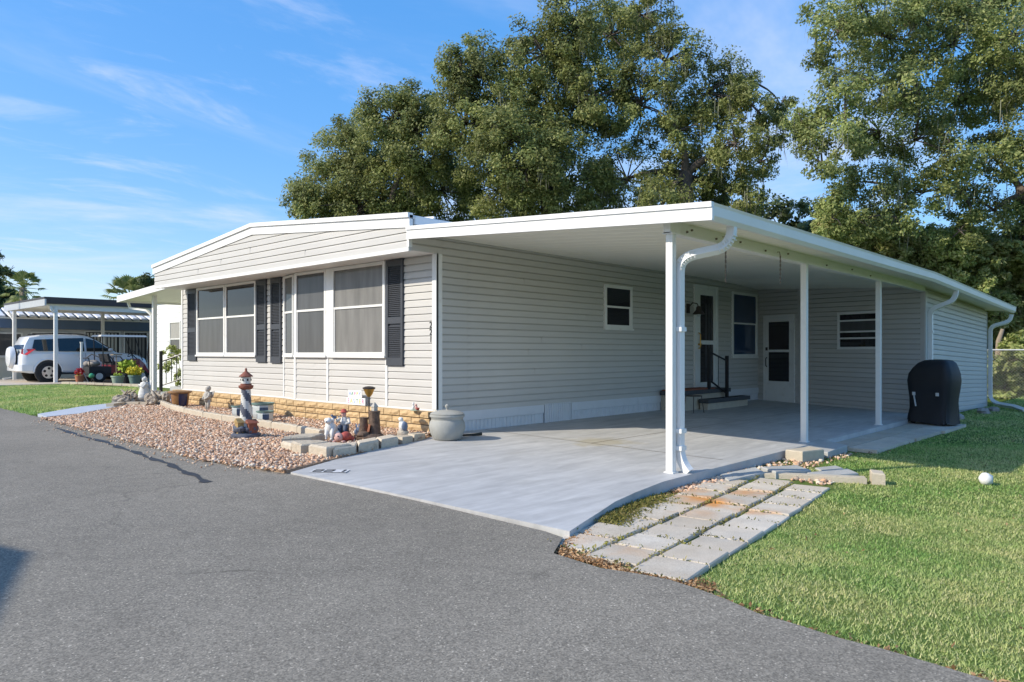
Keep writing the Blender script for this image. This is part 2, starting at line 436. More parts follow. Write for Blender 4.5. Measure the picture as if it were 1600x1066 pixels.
# ---------------------------------------------------------------- mesh helpers
def wloc(o):
    v = Vector((0, 0, 0))
    while o is not None:
        v += o.location; o = o.parent
    return v
class MB:
    def __init__(s): s.v = []; s.f = []; s.m = []; s.mi = 0
    def add(s, vs, fs):
        b = len(s.v); s.v += [tuple(x) for x in vs]
        for f in fs: s.f.append([b + i for i in f]); s.m.append(s.mi)
        return s
    def box(s, a, b, fr=None):
        x0, y0, z0 = a; x1, y1, z1 = b
        vs = [(x0, y0, z0), (x1, y0, z0), (x1, y1, z0), (x0, y1, z0), (x0, y0, z1), (x1, y0, z1), (x1, y1, z1), (x0, y1, z1)]
        if fr: vs = [fr(*q) for q in vs]
        return s.add(vs, [(0, 3, 2, 1), (4, 5, 6, 7), (0, 1, 5, 4), (1, 2, 6, 5), (2, 3, 7, 6), (3, 0, 4, 7)])
    def hexa(s, b4, t4):
        return s.add(list(b4) + list(t4), [(0, 3, 2, 1), (4, 5, 6, 7), (0, 1, 5, 4), (1, 2, 6, 5), (2, 3, 7, 6), (3, 0, 4, 7)])
    def prism(s, poly, z0, z1, zf0=None, zf1=None):
        n = len(poly)
        lo = [(x, y, zf0(x, y) if zf0 else z0) for x, y in poly]; hi = [(x, y, zf1(x, y) if zf1 else z1) for x, y in poly]
        return s.add(lo + hi, [tuple(range(n))[::-1], tuple(range(n, 2 * n))] + [(i, (i + 1) % n, n + (i + 1) % n, n + i) for i in range(n)])
    def tube(s, pts, rad, n=8, cap=True, flat=None):
        """tube through pts; rad number or list; flat=(a,b) gives a rectangular section instead"""
        pts = [Vector(p) for p in pts]; k = len(pts)
        rad = rad if isinstance(rad, (list, tuple)) else [rad] * k
        base = len(s.v); up = None
        for i, p in enumerate(pts):
            t = (pts[min(i + 1, k - 1)] - pts[max(i - 1, 0)]).normalized()
            if up is None:
                a = Vector((0, 0, 1)) if abs(t.z) < .9 else Vector((1, 0, 0))
                u = t.cross(a).normalized()
            else:
                u = (up - t * up.dot(t)).normalized()
            up = u; w = t.cross(u)
            if flat:
                for (a, b) in ((-1, -1), (1, -1), (1, 1), (-1, 1)): s.v.append(tuple(p + u * a * flat[0] / 2 + w * b * flat[1] / 2))
            else:
                for j in range(n):
                    q = 2 * math.pi * j / n; s.v.append(tuple(p + (u * math.cos(q) + w * math.sin(q)) * rad[i]))
        m = 4 if flat else n
        for i in range(k - 1):
            for j in range(m):
                s.f.append([base + i * m + j, base + i * m + (j + 1) % m, base + (i + 1) * m + (j + 1) % m, base + (i + 1) * m + j]); s.m.append(s.mi)
        if cap:
            s.f.append([base + j for j in range(m)][::-1]); s.m.append(s.mi)
            s.f.append([base + (k - 1) * m + j for j in range(m)]); s.m.append(s.mi)
        return s
    def lathe(s, prof, n=20, c=(0, 0, 0), matf=None, sx=1., sy=1., wob=0.):
        """prof list of (r,z) from bottom to top"""
        base = len(s.v)
        for r, z in prof:
            for j in range(n):
                q = 2 * math.pi * j / n; k = 1 + (random.uniform(-wob, wob) if wob else 0)
                s.v.append((c[0] + math.cos(q) * r * sx * k, c[1] + math.sin(q) * r * sy * k, c[2] + z))
        for i in range(len(prof) - 1):
            for j in range(n):
                s.f.append([base + i * n + j, base + i * n + (j + 1) % n, base + (i + 1) * n + (j + 1) % n, base + (i + 1) * n + j])
                s.m.append(matf(i, j) if matf else s.mi)
        s.f.append([base + j for j in range(n)][::-1]); s.m.append(matf(0, 0) if matf else s.mi)
        e = base + (len(prof) - 1) * n
        s.f.append([e + j for j in range(n)]); s.m.append(matf(len(prof) - 2, 0) if matf else s.mi)
        return s
    def ball(s, c, r, n=10, k=7, wob=0., rot=0.):
        rx, ry, rz = r if isinstance(r, (tuple, list)) else (r, r, r)
        base = len(s.v); cr, sr = math.cos(rot), math.sin(rot)
        rows = []
        for i in range(k + 1):
            a = -math.pi / 2 + math.pi * i / k
            if i in (0, k):
                s.v.append((c[0], c[1], c[2] + math.sin(a) * rz)); rows.append([len(s.v) - 1])
            else:
                row = []
                for j in range(n):
                    q = 2 * math.pi * j / n; w = 1 + (random.uniform(-wob, wob) if wob else 0)
                    x, y = math.cos(q) * math.cos(a) * rx * w, math.sin(q) * math.cos(a) * ry * w
                    s.v.append((c[0] + x * cr - y * sr, c[1] + x * sr + y * cr, c[2] + math.sin(a) * rz * w)); row.append(len(s.v) - 1)
                rows.append(row)
        for i in range(k):
            A, B = rows[i], rows[i + 1]
            for j in range(n):
                if len(A) == 1: f = [A[0], B[(j + 1) % n], B[j]]
                elif len(B) == 1: f = [A[j], A[(j + 1) % n], B[0]]
                else: f = [A[j], A[(j + 1) % n], B[(j + 1) % n], B[j]]
                s.f.append(f); s.m.append(s.mi)
        return s
    def mesh(s, name, mats, smooth=False, off=None):
        me = bpy.data.meshes.new(name)
        vs = s.v if off is None else [(a - off.x, b - off.y, c - off.z) for a, b, c in s.v]
        me.from_pydata(vs, [], s.f)
        for mm in (mats if isinstance(mats, (list, tuple)) else [mats]): me.materials.append(MATS[mm])
        if max(s.m, default=0) > 0: me.polygons.foreach_set('material_index', s.m)
        bm = bmesh.new(); bm.from_mesh(me); bmesh.ops.recalc_face_normals(bm, faces=bm.faces); bm.to_mesh(me); bm.free()
        if smooth:
            me.polygons.foreach_set('use_smooth', [True] * len(me.polygons))
            if smooth != True: me.set_sharp_from_angle(angle=R(smooth))
        me.update()
        return me
    def build(s, name, mats, parent=None, smooth=False, local=False):
        off = None if (parent is None or local) else wloc(parent)
        return link(name, s.mesh(name, mats, smooth, off), parent)
def link(name, me, parent=None, loc=None, rot=None):
    o = bpy.data.objects.new(name, me); COL.objects.link(o)
    if parent is not None: o.parent = parent
    if loc is not None: o.location = loc
    if rot is not None: o.rotation_euler = rot
    return o
def np_mesh(name, V, F, mats, smooth=False, mi=None):
    me = bpy.data.meshes.new(name)
    V = np.asarray(V, dtype=np.float32); F = np.asarray(F, dtype=np.int32)
    k = F.shape[1]
    me.vertices.add(len(V)); me.vertices.foreach_set('co', V.ravel())
    me.loops.add(F.size); me.loops.foreach_set('vertex_index', F.ravel())
    me.polygons.add(len(F))
    me.polygons.foreach_set('loop_start', np.arange(0, F.size, k, dtype=np.int32))
    for mm in (mats if isinstance(mats, (list, tuple)) else [mats]): me.materials.append(MATS[mm])
    if mi is not None: me.polygons.foreach_set('material_index', np.asarray(mi, dtype=np.int32))
    if smooth: me.polygons.foreach_set('use_smooth', np.ones(len(F), dtype=bool))
    me.update(calc_edges=True)
    return me
def tag(o, label=None, cat=None, group=None, kind=None):
    if label: o['label'] = label
    if cat: o['category'] = cat
    if group: o['group'] = group
    if kind: o['kind'] = kind
    return o
def thing(name, label, cat, loc=(0, 0, 0), rz=0., group=None):
    o = bpy.data.objects.new(name, None); COL.objects.link(o)
    o.location = loc; o.rotation_euler = (0, 0, rz); o.empty_display_size = .1
    return tag(o, label, cat, group)
def struct(name, me_or_mb, mats=None, smooth=False):
    me = me_or_mb.mesh(name, mats, smooth) if isinstance(me_or_mb, MB) else me_or_mb
    return tag(link(name, me), kind='structure')
def copy_tree(o, parent=None):
    c = o.copy(); COL.objects.link(c); c.parent = parent
    for ch in list(o.children): copy_tree(ch, c)
    return c
class Wall:
    """wall frame: O = left end on plan seen from outside, n = outward normal; u runs to the right"""
    def __init__(s, O, n):
        l = math.hypot(*n); s.O = O; s.n = (n[0] / l, n[1] / l); s.u = (-s.n[1], s.n[0]); s.ang = math.atan2(s.u[1], s.u[0])
    def __call__(s, u, d_, z):
        return (s.O[0] + s.u[0] * u + s.n[0] * d_, s.O[1] + s.u[1] * u + s.n[1] * d_, z)
def plank_mesh(L, h, dz=0., lip=.021, mat='siding', u0=0., u0t=None, Lt=None):
    """one lap-siding board: x along, -y outward, z up; optional slanted ends and fall dz along its length"""
    u0t = u0 if u0t is None else u0t; Lt = L if Lt is None else Lt
    pr = [(.008, 0, 0), (-lip, 0, 0), (-lip * .82, h * .74, 0), (.002, h, 1), (.008, h, 1)]
    vs = []
    for e in (0, 1):
        for y, z, t in pr:
            x = (u0t if t else u0) if e == 0 else (Lt if t else L)
            vs.append((x, y, z + dz * (x / max(L, .01))))
    fs = [(0, 1, 2, 3, 4)[::-1], (5, 6, 7, 8, 9)] + [(i, (i + 1) % 5, 5 + (i + 1) % 5, 5 + i) for i in range(5)]
    mb = MB(); mb.add(vs, fs)
    return mb.mesh('siding_plank', mat)
def side_wall(parent, W, L, z0, z1, h=.108, dz=0., mat='siding', lip=.021):
    n = int(round((z1 - z0) / h)); hh = (z1 - z0) / n
    me = plank_mesh(L, hh, dz, lip, mat); off = wloc(parent)
    for i in range(n):
        p = W(0, 0, z0 + i * hh)
        link('siding_plank', me, parent, (p[0] - off.x, p[1] - off.y, p[2] - off.z), (0, 0, W.ang))
def G(Y): return -.0175 * max(0., min(8 - Y, 13.))
def sstep(x, a, b):
    t = max(0., min(1., (x - a) / (b - a))); return t * t * (3 - 2 * t)
def lawn_z(X, Y): return G(Y) - .03 - .06 * sstep(X, 3.6, 6.2) - .05 * sstep(X, 14, 24)

def grass_mat(name, lum=1.4):
    m, n, l, p = node_mat(name)
    g = n.new('ShaderNodeNewGeometry'); t = n.new('ShaderNodeTexCoord')
    def ramp(sock, cs):
        rp = n.new('ShaderNodeValToRGB'); e = rp.color_ramp.elements
        e[0].position = cs[0][0]; e[0].color = (*[q * lum for q in cs[0][1]], 1); e[1].position = cs[-1][0]; e[1].color = (*[q * lum for q in cs[-1][1]], 1)
        for ps, c in cs[1:-1]:
            k = e.new(ps); k.color = (*[q * lum for q in c], 1)
        l.new(sock, rp.inputs[0]); return rp.outputs[0]
    green = ramp(g.outputs['Random Per Island'], [(0, (.06, .135, .03)), (.45, (.22, .36, .09)), (.88, (.34, .45, .14)), (1, (.54, .52, .26))])
    straw = ramp(g.outputs['Random Per Island'], [(0, (.25, .31, .09)), (.45, (.44, .44, .17)), (1, (.62, .55, .30))])
    nz = n.new('ShaderNodeTexNoise'); nz.inputs['Scale'].default_value = .85; nz.inputs['Detail'].default_value = 8; nz.inputs['Roughness'].default_value = .68
    l.new(t.outputs['Object'], nz.inputs['Vector'])
    mr = n.new('ShaderNodeMapRange'); mr.inputs['From Min'].default_value = .42; mr.inputs['From Max'].default_value = .62
    l.new(nz.outputs['Fac'], mr.inputs['Value'])
    mx = n.new('ShaderNodeMix'); mx.data_type = 'RGBA'; l.new(mr.outputs[0], mx.inputs[0]); l.new(green, mx.inputs[6]); l.new(straw, mx.inputs[7])
    l.new(mx.outputs[2], p.inputs['Base Color']); p.inputs['Roughness'].default_value = .6; p.inputs['Specular IOR Level'].default_value = .25
    tr = n.new('ShaderNodeBsdfTranslucent'); l.new(mx.outputs[2], tr.inputs['Color'])
    ms = n.new('ShaderNodeMixShader'); ms.inputs[0].default_value = .35
    l.new(p.outputs[0], ms.inputs[1]); l.new(tr.outputs[0], ms.inputs[2]); l.new(ms.outputs[0], n['Material Output'].inputs['Surface'])
    MATS[name] = m
grass_mat('grass')

# ---------------------------------------------------------------- ground, road, lawns
EDGE = [(-60, 3.5), (0, 3.45), (.6, 3.47), (1.36, 3.47), (1.8, 3.57), (2.05, 3.66), (2.5, 3.58), (3.04, 3.62), (3.22, 3.98), (5.2, 3.96), (6.64, 3.87), (7.9, 3.63), (9.7, 3.71), (11.8, 3.78), (15.2, 3.95), (18.8, 4.02), (150, 4.1)]
EDGE_Y = np.array([e[0] for e in EDGE]); EDGE_X = np.array([e[1] for e in EDGE])
def edge(Y):
    for (a, x), (b, x2) in zip(EDGE, EDGE[1:]):
        if a <= Y <= b: return x + (x2 - x) * (Y - a) / (b - a)
    return 3.5
gx = [-1500, -300, -80, -20, -6, 0, 4, 10, 20, 40, 80, 300, 1500]
gy = [-1500, -300, -80, -20, -5, 8, 20, 40, 80, 300, 1500]
mb = MB()
mb.add([(x, y, G(y) - .30) for y in gy for x in gx], [(j * len(gx) + i, j * len(gx) + i + 1, (j + 1) * len(gx) + i + 1, (j + 1) * len(gx) + i) for j in range(len(gy) - 1) for i in range(len(gx) - 1)])
struct('ground', mb, 'turf_soil')
def strip(name, mat, ys, x0, x1, z, nx=2):
    mb = MB(); vs = []
    for y in ys:
        a, b = x0(y), x1(y)
        vs += [(a + (b - a) * i / nx, y, z(a + (b - a) * i / nx, y)) for i in range(nx + 1)]
    k = nx + 1
    mb.add(vs, [(j * k + i, j * k + i + 1, (j + 1) * k + i + 1, (j + 1) * k + i) for j in range(len(ys) - 1) for i in range(nx)])
    return struct(name, mb, mat, True)
ys = [-60, -20, -8, -5] + [(-4 + .2 * i) for i in range(120)] + [21, 25, 32, 40, 60, 100, 150]
random.seed(3)
jit = {y: random.uniform(-.035, .035) if y < 3.1 or y > 6.7 else 0 for y in ys}
strip('road', 'asphalt', ys, lambda y: -3.9, lambda y: edge(y) + .02 + jit[y], lambda x, y: G(y))
ys2 = [-60, -30, -15, -8] + [-6 + .4 * i for i in range(26)]
strip('lawn', 'turf_soil', ys2, lambda y: edge(y) - .02, lambda y: 60, lambda x, y: lawn_z(x, y), 110)
strip('lawn', 'turf_soil', [16.2 + i for i in range(16)] + [60, 120], lambda y: edge(y) - .02, lambda y: 40, lambda x, y: -.01, 6)
strip('verge', 'turf_soil', [-60, -20, -5, 0, 8, 40, 120], lambda y: -60, lambda y: -3.88, lambda x, y: G(y) - .02, 6)
# sealed crack line meandering along the asphalt edge
mb = MB(); pts = [(3.58, 13.2), (3.47, 11.6), (3.46, 10.6), (3.38, 9.9), (3.36, 9.3), (3.27, 8.6), (3.26, 8.1), (3.17, 7.6), (3.14, 7.1), (3.06, 6.7)]
dense = []
for (a, b), (c, d_) in zip(pts, pts[1:]):
    for i in range(6): dense.append((a + (c - a) * i / 6 + random.uniform(-.015, .015), b + (d_ - b) * i / 6))
vs = []
for i, (x, y) in enumerate(dense):
    w = .022 + .030 * math.sin(i * .45) ** 4
    vs += [(x - w, y, G(y) + .004), (x + w, y, G(y) + .004)]
mb.add(vs, [(2 * i, 2 * i + 1, 2 * i + 3, 2 * i + 2) for i in range(len(dense) - 1)])
struct('asphalt_crack_seal', mb, 'crack_seal')
# concrete drive and carport floor
SLAB = [(3.97, 5.2), (3.87, 6.64), (4.6, 7.0), (5.68, 7.43), (6.4, 7.62), (6.98, 7.95), (7.1, 8.1), (17.75, 8.1), (16.5, 3.93), (14.95, 3.88), (10.1, 3.82), (6.9, 3.78), (6.2, 3.76), (5.57, 3.66), (5.1, 3.56), (4.68, 3.42), (4.36, 3.32), (4.06, 3.22)]
mb = MB(); mb.prism(SLAB, 0, 0, lambda x, y: G(y) - .3, lambda x, y: -.0175 * (8 - y) + .02)
slab = struct('driveway_slab', mb, 'slab_paint')
# saw-cut joints in the slab
for (a, b) in (((7.9, 4.0), (7.9, 7.9)), ((7.9, 5.9), (16.8, 5.9)), ((12.4, 4.0), (12.4, 7.9))):
    mb = MB(); w = .006; dx, dy = b[0] - a[0], b[1] - a[1]; L = math.hypot(dx, dy); nx, ny = -dy / L * w, dx / L * w
    zz = lambda x, y: -.0175 * (8 - y) + .0225
    mb.add([(q[0] + s_ * nx, q[1] + s_ * ny, zz(q[0], q[1])) for q in (a, b) for s_ in (-1, 1)], [(0, 1, 3, 2)])
    mb.build('control_joint', 'mortar_dark', slab)
# white address mark painted on the drive by the road
ax, ay = Vector((4.16, 6.42)), math.radians(-50)
mb = MB(); ca, sa = math.cos(ay), math.sin(ay)
def pm(u, v): return (4.18 + u * ca - v * sa, 6.42 + u * sa + v * ca, G(6.42) + .0245)
segs = {'2': 'abged', '1': 'bc'}
sg = {'a': (0, 1, 1, 1), 'b': (1, .5, 1, 1), 'c': (1, 0, 1, .5), 'd': (0, 0, 1, 0), 'e': (0, 0, 0, .5), 'f': (0, .5, 0, 1), 'g': (0, .5, 1, .5)}
plate = MB(); plate.add([pm(-.19, -.085), pm(.19, -.085), pm(.19, .085), pm(-.19, .085)], [(0, 1, 2, 3)])
for i, ch in enumerate('221'):
    for s_ in segs[ch]:
        x0, y0, x1, y1 = sg[s_]; X0, X1 = -.15 + i * .115 + x0 * .07, -.15 + i * .115 + x1 * .07; Y0, Y1 = -.055 + y0 * .11, -.055 + y1 * .11
        w = .012
        q = [pm(min(X0, X1) - w, min(Y0, Y1) - w), pm(max(X0, X1) + w, min(Y0, Y1) - w), pm(max(X0, X1) + w, max(Y0, Y1) + w), pm(min(X0, X1) - w, max(Y0, Y1) + w)]
        mb.add([(a, b, c + .003) for a, b, c in q], [(0, 1, 2, 3)])
pl = plate.build('painted_address_plate', 'paint_white', slab)
mb.build('painted_digits', 'shutter', pl)
# side walk painted blue grey
mb = MB(); mb.prism([(3.97, 15.25), (4.03, 16.05), (5.2, 17.55), (6.6, 18.7), (7.6, 18.9), (7.6, 18.1), (6.5, 17.9), (5.4, 16.6), (4.6, 15.6)], -.2, .035)
struct('side_walk', mb, 'walk_paint')
mb = MB(); mb.prism([(4.0, 31.2), (8.6, 31.2), (9.2, 31.6), (18, 31.6), (18, 38), (4.0, 38)], -.2, .03)
struct('neighbour_driveway', mb, 'concrete_beige')

# gravel bed
mk('gravel_fines', (.40, .27, .185), 1., .45, 45., 1., 70, .05)
BED = [(edge(y), y) for y in (6.7, 7.3, 7.9, 8.8, 9.7, 10.7, 11.8, 13.5, 15.2)] + [(4.6, 15.6), (5.4, 16.6), (6.5, 17.9), (7.15, 17.9), (7.15, 12.2), (7.0, 11.6), (7.0, 8.02), (6.4, 7.64), (5.68, 7.45), (4.6, 7.02)]
mb = MB(); mb.prism(BED, -.2, .012)
struct('gravel_bed', mb, 'gravel_fines')
def inpoly(P, x, y):
    x = np.asarray(x); y = np.asarray(y); r = np.zeros(x.shape, bool); n = len(P)
    for i in range(n):
        (x0, y0), (x1, y1) = P[i], P[(i + 1) % n]
        c = ((y0 > y) != (y1 > y))
        with np.errstate(divide='ignore', invalid='ignore'):
            xi = (x1 - x0) * (y - y0) / (y1 - y0 + 1e-12) + x0
        r ^= c & (x < xi)
    return r
ICO = []
f_ = (1 + 5 ** .5) / 2
for a, b in ((-1, f_), (1, f_), (-1, -f_), (1, -f_)): ICO.append((a, b, 0))
for a, b in ((-1, f_), (1, f_), (-1, -f_), (1, -f_)): ICO.append((0, a, b))
for a, b in ((f_, -1), (f_, 1), (-f_, -1), (-f_, 1)): ICO.append((a, 0, b))
ICO = np.array(ICO) / math.hypot(1, f_)
ICF = np.array([(0, 11, 5), (0, 5, 1), (0, 1, 7), (0, 7, 10), (0, 10, 11), (1, 5, 9), (5, 11, 4), (11, 10, 2), (10, 7, 6), (7, 1, 8), (3, 9, 4), (3, 4, 2), (3, 2, 6), (3, 6, 8), (3, 8, 9), (4, 9, 5), (2, 4, 11), (6, 2, 10), (8, 6, 7), (9, 8, 1)])
def rocks(xs, ys_, zs, size, flat=.65):
    n = len(xs)
    V = ICO[None] * (1 + rng.uniform(-.28, .28, (n, 12, 1)))
    S = size[:, None] * np.stack([rng.uniform(.75, 1.35, n), rng.uniform(.6, 1.0, n), rng.uniform(flat * .7, flat * 1.2, n)], 1)
    V = V * S[:, None, :]
    a = rng.uniform(0, 6.283, n); b = rng.normal(0, .35, n)
    x, y, z = V[..., 0], V[..., 1], V[..., 2]
    cb, sb = np.cos(b)[:, None], np.sin(b)[:, None]; x, z = x * cb - z * sb, x * sb + z * cb
    ca_, sa_ = np.cos(a)[:, None], np.sin(a)[:, None]; x, y = x * ca_ - y * sa_, x * sa_ + y * ca_
    V = np.stack([x + xs[:, None], y + ys_[:, None], z + zs[:, None]], 2).reshape(-1, 3)
    F = (ICF[None] + (np.arange(n) * 12)[:, None, None]).reshape(-1, 3)
    return V, F
n = 80000
x = rng.uniform(3.5, 7.2, n); y = rng.uniform(6.6, 18, n)
BEDJ = [(BED[i][0] - (.06 if i < 9 else 0), BED[i][1]) for i in range(len(BED))]
k = inpoly(BEDJ, x + rng.normal(0, .025, n), y)
x, y = x[k], y[k]; x, y = x[:35000], y[:35000]
sz = np.clip(rng.lognormal(math.log(.0138), .36, len(x)), .007, .036)
z = .012 + rng.uniform(0, .016, len(x)) + .04 * np.clip((x - 5.6) / 1.2, 0, 1)
nx_ = 260                                        # strays kicked out onto the asphalt
yy = rng.uniform(6.8, 15, nx_); xx = np.interp(yy, EDGE_Y, EDGE_X) - .03 - np.abs(rng.normal(0, .16, nx_))
x = np.concatenate([x, xx]); y = np.concatenate([y, yy]); z = np.concatenate([z, np.full(nx_, .006)]); sz = np.concatenate([sz, rng.uniform(.006, .016, nx_)])
V, F = rocks(x, y, z, sz)
tag(link('gravel', np_mesh('gravel', V, F, 'gravel')), 'pinkish tan river gravel filling the bed along the front of the house', 'gravel', kind='stuff')
# small stones beside the slab and among the pavers
x = np.concatenate([rng.uniform(6.3, 8.0, 500), rng.uniform(8.0, 10.4, 300), rng.uniform(7.75, 8.2, 120)]); y = np.concatenate([rng.uniform(3.55, 3.80, 500), rng.uniform(3.3, 3.8, 300), rng.uniform(2.75, 3.15, 120)])
z = np.array([lawn_z(a, b) for a, b in zip(x, y)]) + .012
V, F = rocks(x, y, z, np.clip(rng.lognormal(math.log(.018), .35, len(x)), .008, .05))
tag(link('loose_gravel', np_mesh('loose_gravel', V, F, 'gravel')), 'loose gravel and rubble along the open slab edge beside the pavers', 'gravel', kind='stuff')

# ---------------------------------------------------------------- grass
def blades(name, mask, bounds, n, zf, length, width, mat, keep=1.0):
    x = rng.uniform(bounds[0], bounds[1], n); y = rng.uniform(bounds[2], bounds[3], n)
    k = mask(x, y); x, y = x[k], y[k]; n = len(x)
    z = zf(x, y)
    L = length * rng.uniform(.55, 1.3, n); w = width * rng.uniform(.7, 1.3, n)
    a = rng.uniform(0, 6.283, n); lean = rng.uniform(.5, 1.45, n); tw = a + 1.5708 + rng.normal(0, .5, n)
    dx, dy = np.cos(a), np.sin(a); wx, wy = np.cos(tw) * w / 2, np.sin(tw) * w / 2
    tz = L * np.cos(lean); th_ = L * np.sin(lean)
    P = np.stack([np.stack([x - wx, y - wy, z - .004], 1), np.stack([x + wx, y + wy, z - .004], 1), np.stack([x + dx * th_, y + dy * th_, z + tz], 1)], 1)
    return P.reshape(-1, 3), (np.arange(n) * 3)[:, None] + np.array([[0, 1, 2]])
EY = np.array([e[0] for e in EDGE]); EX = np.array([e[1] for e in EDGE])
PAVE = [(3.5, 2.06), (5.0, 2.28), (7.8, 2.70), (7.95, 2.74), (8.15, 2.7), (8.2, 3.2), (8.0, 3.5), (8.0, 4.2), (3.4, 4.2)]
SOILY = [(8.0, 3.3), (8.6, 3.25), (9.4, 3.25), (10.3, 3.35), (10.6, 4.2), (7.9, 4.2)]
PADS = [(10.45, 3.15), (15.6, 3.05), (15.7, 4.2), (10.45, 4.2)]
SLABN = SLAB
def lz(x, y):
    t = np.clip((x - 3.6) / 2.6, 0, 1); t2 = np.clip((x - 14) / 10, 0, 1)
    return -.0175 * np.clip(8 - y, 0, 13) - .03 - .06 * t * t * (3 - 2 * t) - .05 * t2 * t2 * (3 - 2 * t2)
def rmask(x, y):
    ex = np.interp(y, EY, EX)
    ok = (x > ex - .02 + .035 * np.sin(y * 9) + .03 * np.sin(y * 23) + rng.normal(0, .03, len(x))) & ~inpoly(PAVE, x, y + rng.normal(0, .03, len(x))) & ~inpoly(PADS, x, y) & ~inpoly(SLABN, x, y)
    so = inpoly(SOILY, x, y + rng.normal(0, .06, len(x)))
    ok &= ~(so & (rng.uniform(0, 1, len(x)) < .85))
    ok &= ~((x > 16.4) & (y > 3.9))
    pat = np.sin(x * 1.7 + 1.3 * np.sin(y * 1.1)) * np.sin(y * 2.1 + x * .6)
    ok &= rng.uniform(0, 1, len(x)) < np.clip(.85 + .25 * pat, .45, 1)
    return ok
def dist(x, y): return x * .7323 + y * .681
parts = [blades('', lambda x, y: rmask(x, y) & (dist(x, y) < 6.2), (3.4, 8.4, -4, 4), 560000, lz, .026, .0062, ''),
         blades('', lambda x, y: rmask(x, y) & (dist(x, y) >= 6.2) & (dist(x, y) < 11) & (x * .681 - y * .7323 < .76 * dist(x, y)), (5, 16, -3, 4), 440000, lz, .030, .0085, ''),
         blades('', lambda x, y: rmask(x, y) & (dist(x, y) >= 11) & (x * .681 - y * .7323 < .8 * dist(x, y)), (10, 32, -5, 4), 260000, lz, .036, .015, '')]
V = np.concatenate([p[0] for p in parts]); o_ = np.cumsum([0] + [len(p[0]) for p in parts]); F = np.concatenate([p[1] + o_[i] for i, p in enumerate(parts)])
tag(link('lawn_grass', np_mesh('lawn_grass', V, F, 'grass')), 'short patchy green lawn grass beside the pavers and carport', 'grass', kind='stuff')
LAWNL = [(4.0, 16.4), (5.1, 17.7), (6.5, 18.85), (8.2, 19.2), (9.0, 22), (9.9, 27.2), (8.8, 31.0), (4.05, 31.2)]
V, F = blades('', lambda x, y: inpoly(LAWNL, x, y), (3.9, 10, 16, 31.3), 150000, lambda x, y: x * 0 - .01, .06, .022, '')
tag(link('lawn_grass', np_mesh('lawn_grass', V, F, 'grass')), 'bright green lawn strip between the side walk and the neighbouring carport', 'grass', kind='stuff')

# ---------------------------------------------------------------- dry leaves and weeds
def flakes(x, y, z, size, lift=.5):
    n = len(x); a = rng.uniform(0, 6.283, n); s = size * rng.uniform(.6, 1.4, n); t = rng.normal(0, lift, n); t2 = rng.normal(0, lift, n)
    ux, uy = np.cos(a), np.sin(a)
    U = np.stack([ux * np.cos(t), uy * np.cos(t), np.sin(t)], 1) * s[:, None]; W_ = np.stack([-uy * np.cos(t2), ux * np.cos(t2), np.sin(t2)], 1) * (s * .5)[:, None]
    C = np.stack([x, y, z], 1)
    P = np.stack([C - U, C - W_, C + U, C + W_], 1).reshape(-1, 3)
    return P, (np.arange(n) * 4)[:, None] + np.array([[0, 1, 2, 3]])
xs, ys_ = [], []
def scat(n, f):
    a = np.array([f() for _ in range(n)]); xs.append(a[:, 0]); ys_.append(a[:, 1])
ru = random.uniform; rg = random.gauss
scat(2600, lambda: (lambda yy: (edge(yy) + .06 + abs(rg(0, .07)), yy))(ru(1.95, 3.2)))            # along the near paver ends
scat(1500, lambda: (lambda yy: (edge(yy) + rg(0.02, .05), yy))(ru(-.5, 2.0)))                       # along the lawn edge
def slab_edge(t):
    P = [(4.0, 3.2), (4.34, 3.27), (4.68, 3.40), (5.1, 3.54), (5.57, 3.64), (6.2, 3.72), (6.9, 3.74)]
    i = min(int(t * 6), 5); u = t * 6 - i
    return (P[i][0] + (P[i + 1][0] - P[i][0]) * u, P[i][1] + (P[i + 1][1] - P[i][1]) * u)
scat(1500, lambda: (lambda p: (p[0] + rg(0, .04), p[1] - abs(rg(0, .06))))(slab_edge(ru(0, 1))))
scat(900, lambda: (ru(8.2, 10.5), rg(3.6, .13)))
scat(450, lambda: (ru(10.6, 12.2), rg(3.25, .1)))
scat(60, lambda: (ru(3.9, 7.9), ru(2.1, 3.5)))
scat(260, lambda: (ru(3.8, 14), ru(-2, 2.2)))                                                    # into the joints
x = np.concatenate(xs); y = np.concatenate(ys_)
V, F = flakes(x, y, lz(x, y) + .006 + rng.uniform(0, .012, len(x)), .014)
tag(link('leaf_litter', np_mesh('leaf_litter', V, F, 'leaf_dry')), 'brown dry leaf litter along the paver ends and slab edge', 'leaf litter', kind='stuff')
xs, ys_ = [], []
def wpos():
    p = slab_edge(ru(.30, .78)); return (p[0] + rg(0, .05), p[1] - abs(rg(.08, .09)))
scat(3200, wpos)
PSL = (.155, .15, .145)
def pav_xy(i, j): X = 4.03 - .06 * j + i * .388; return X, 3.085 - j * .372 + (X - 4.03) * PSL[j]
for j in range(3):                                                                                # weeds in the paver joints
    for i in range(10):
        X0, Y0_ = pav_xy(i - .5, j)
        scat(int(ru(4, 34)), lambda: (lambda v: (X0 + rg(0, .012) - v * .14, Y0_ + v))(ru(-.17, .17)))
for j in (0, 1):
    scat(300, lambda: (lambda i_: (lambda p, q: (p[0], (p[1] + q[1]) / 2 + rg(0, .012)))(pav_xy(i_, j), pav_xy(i_ + .155, j + 1)))(ru(-.5, 9.4)))
x = np.concatenate(xs); y = np.concatenate(ys_)
V, F = flakes(x, y, lz(x, y) + .016 + rng.uniform(0, .026, len(x)), .013, .9)
tag(link('joint_weeds', np_mesh('joint_weeds', V, F, 'weed')), 'yellowish green weeds in the paver joints and by the slab', 'weeds', kind='stuff')

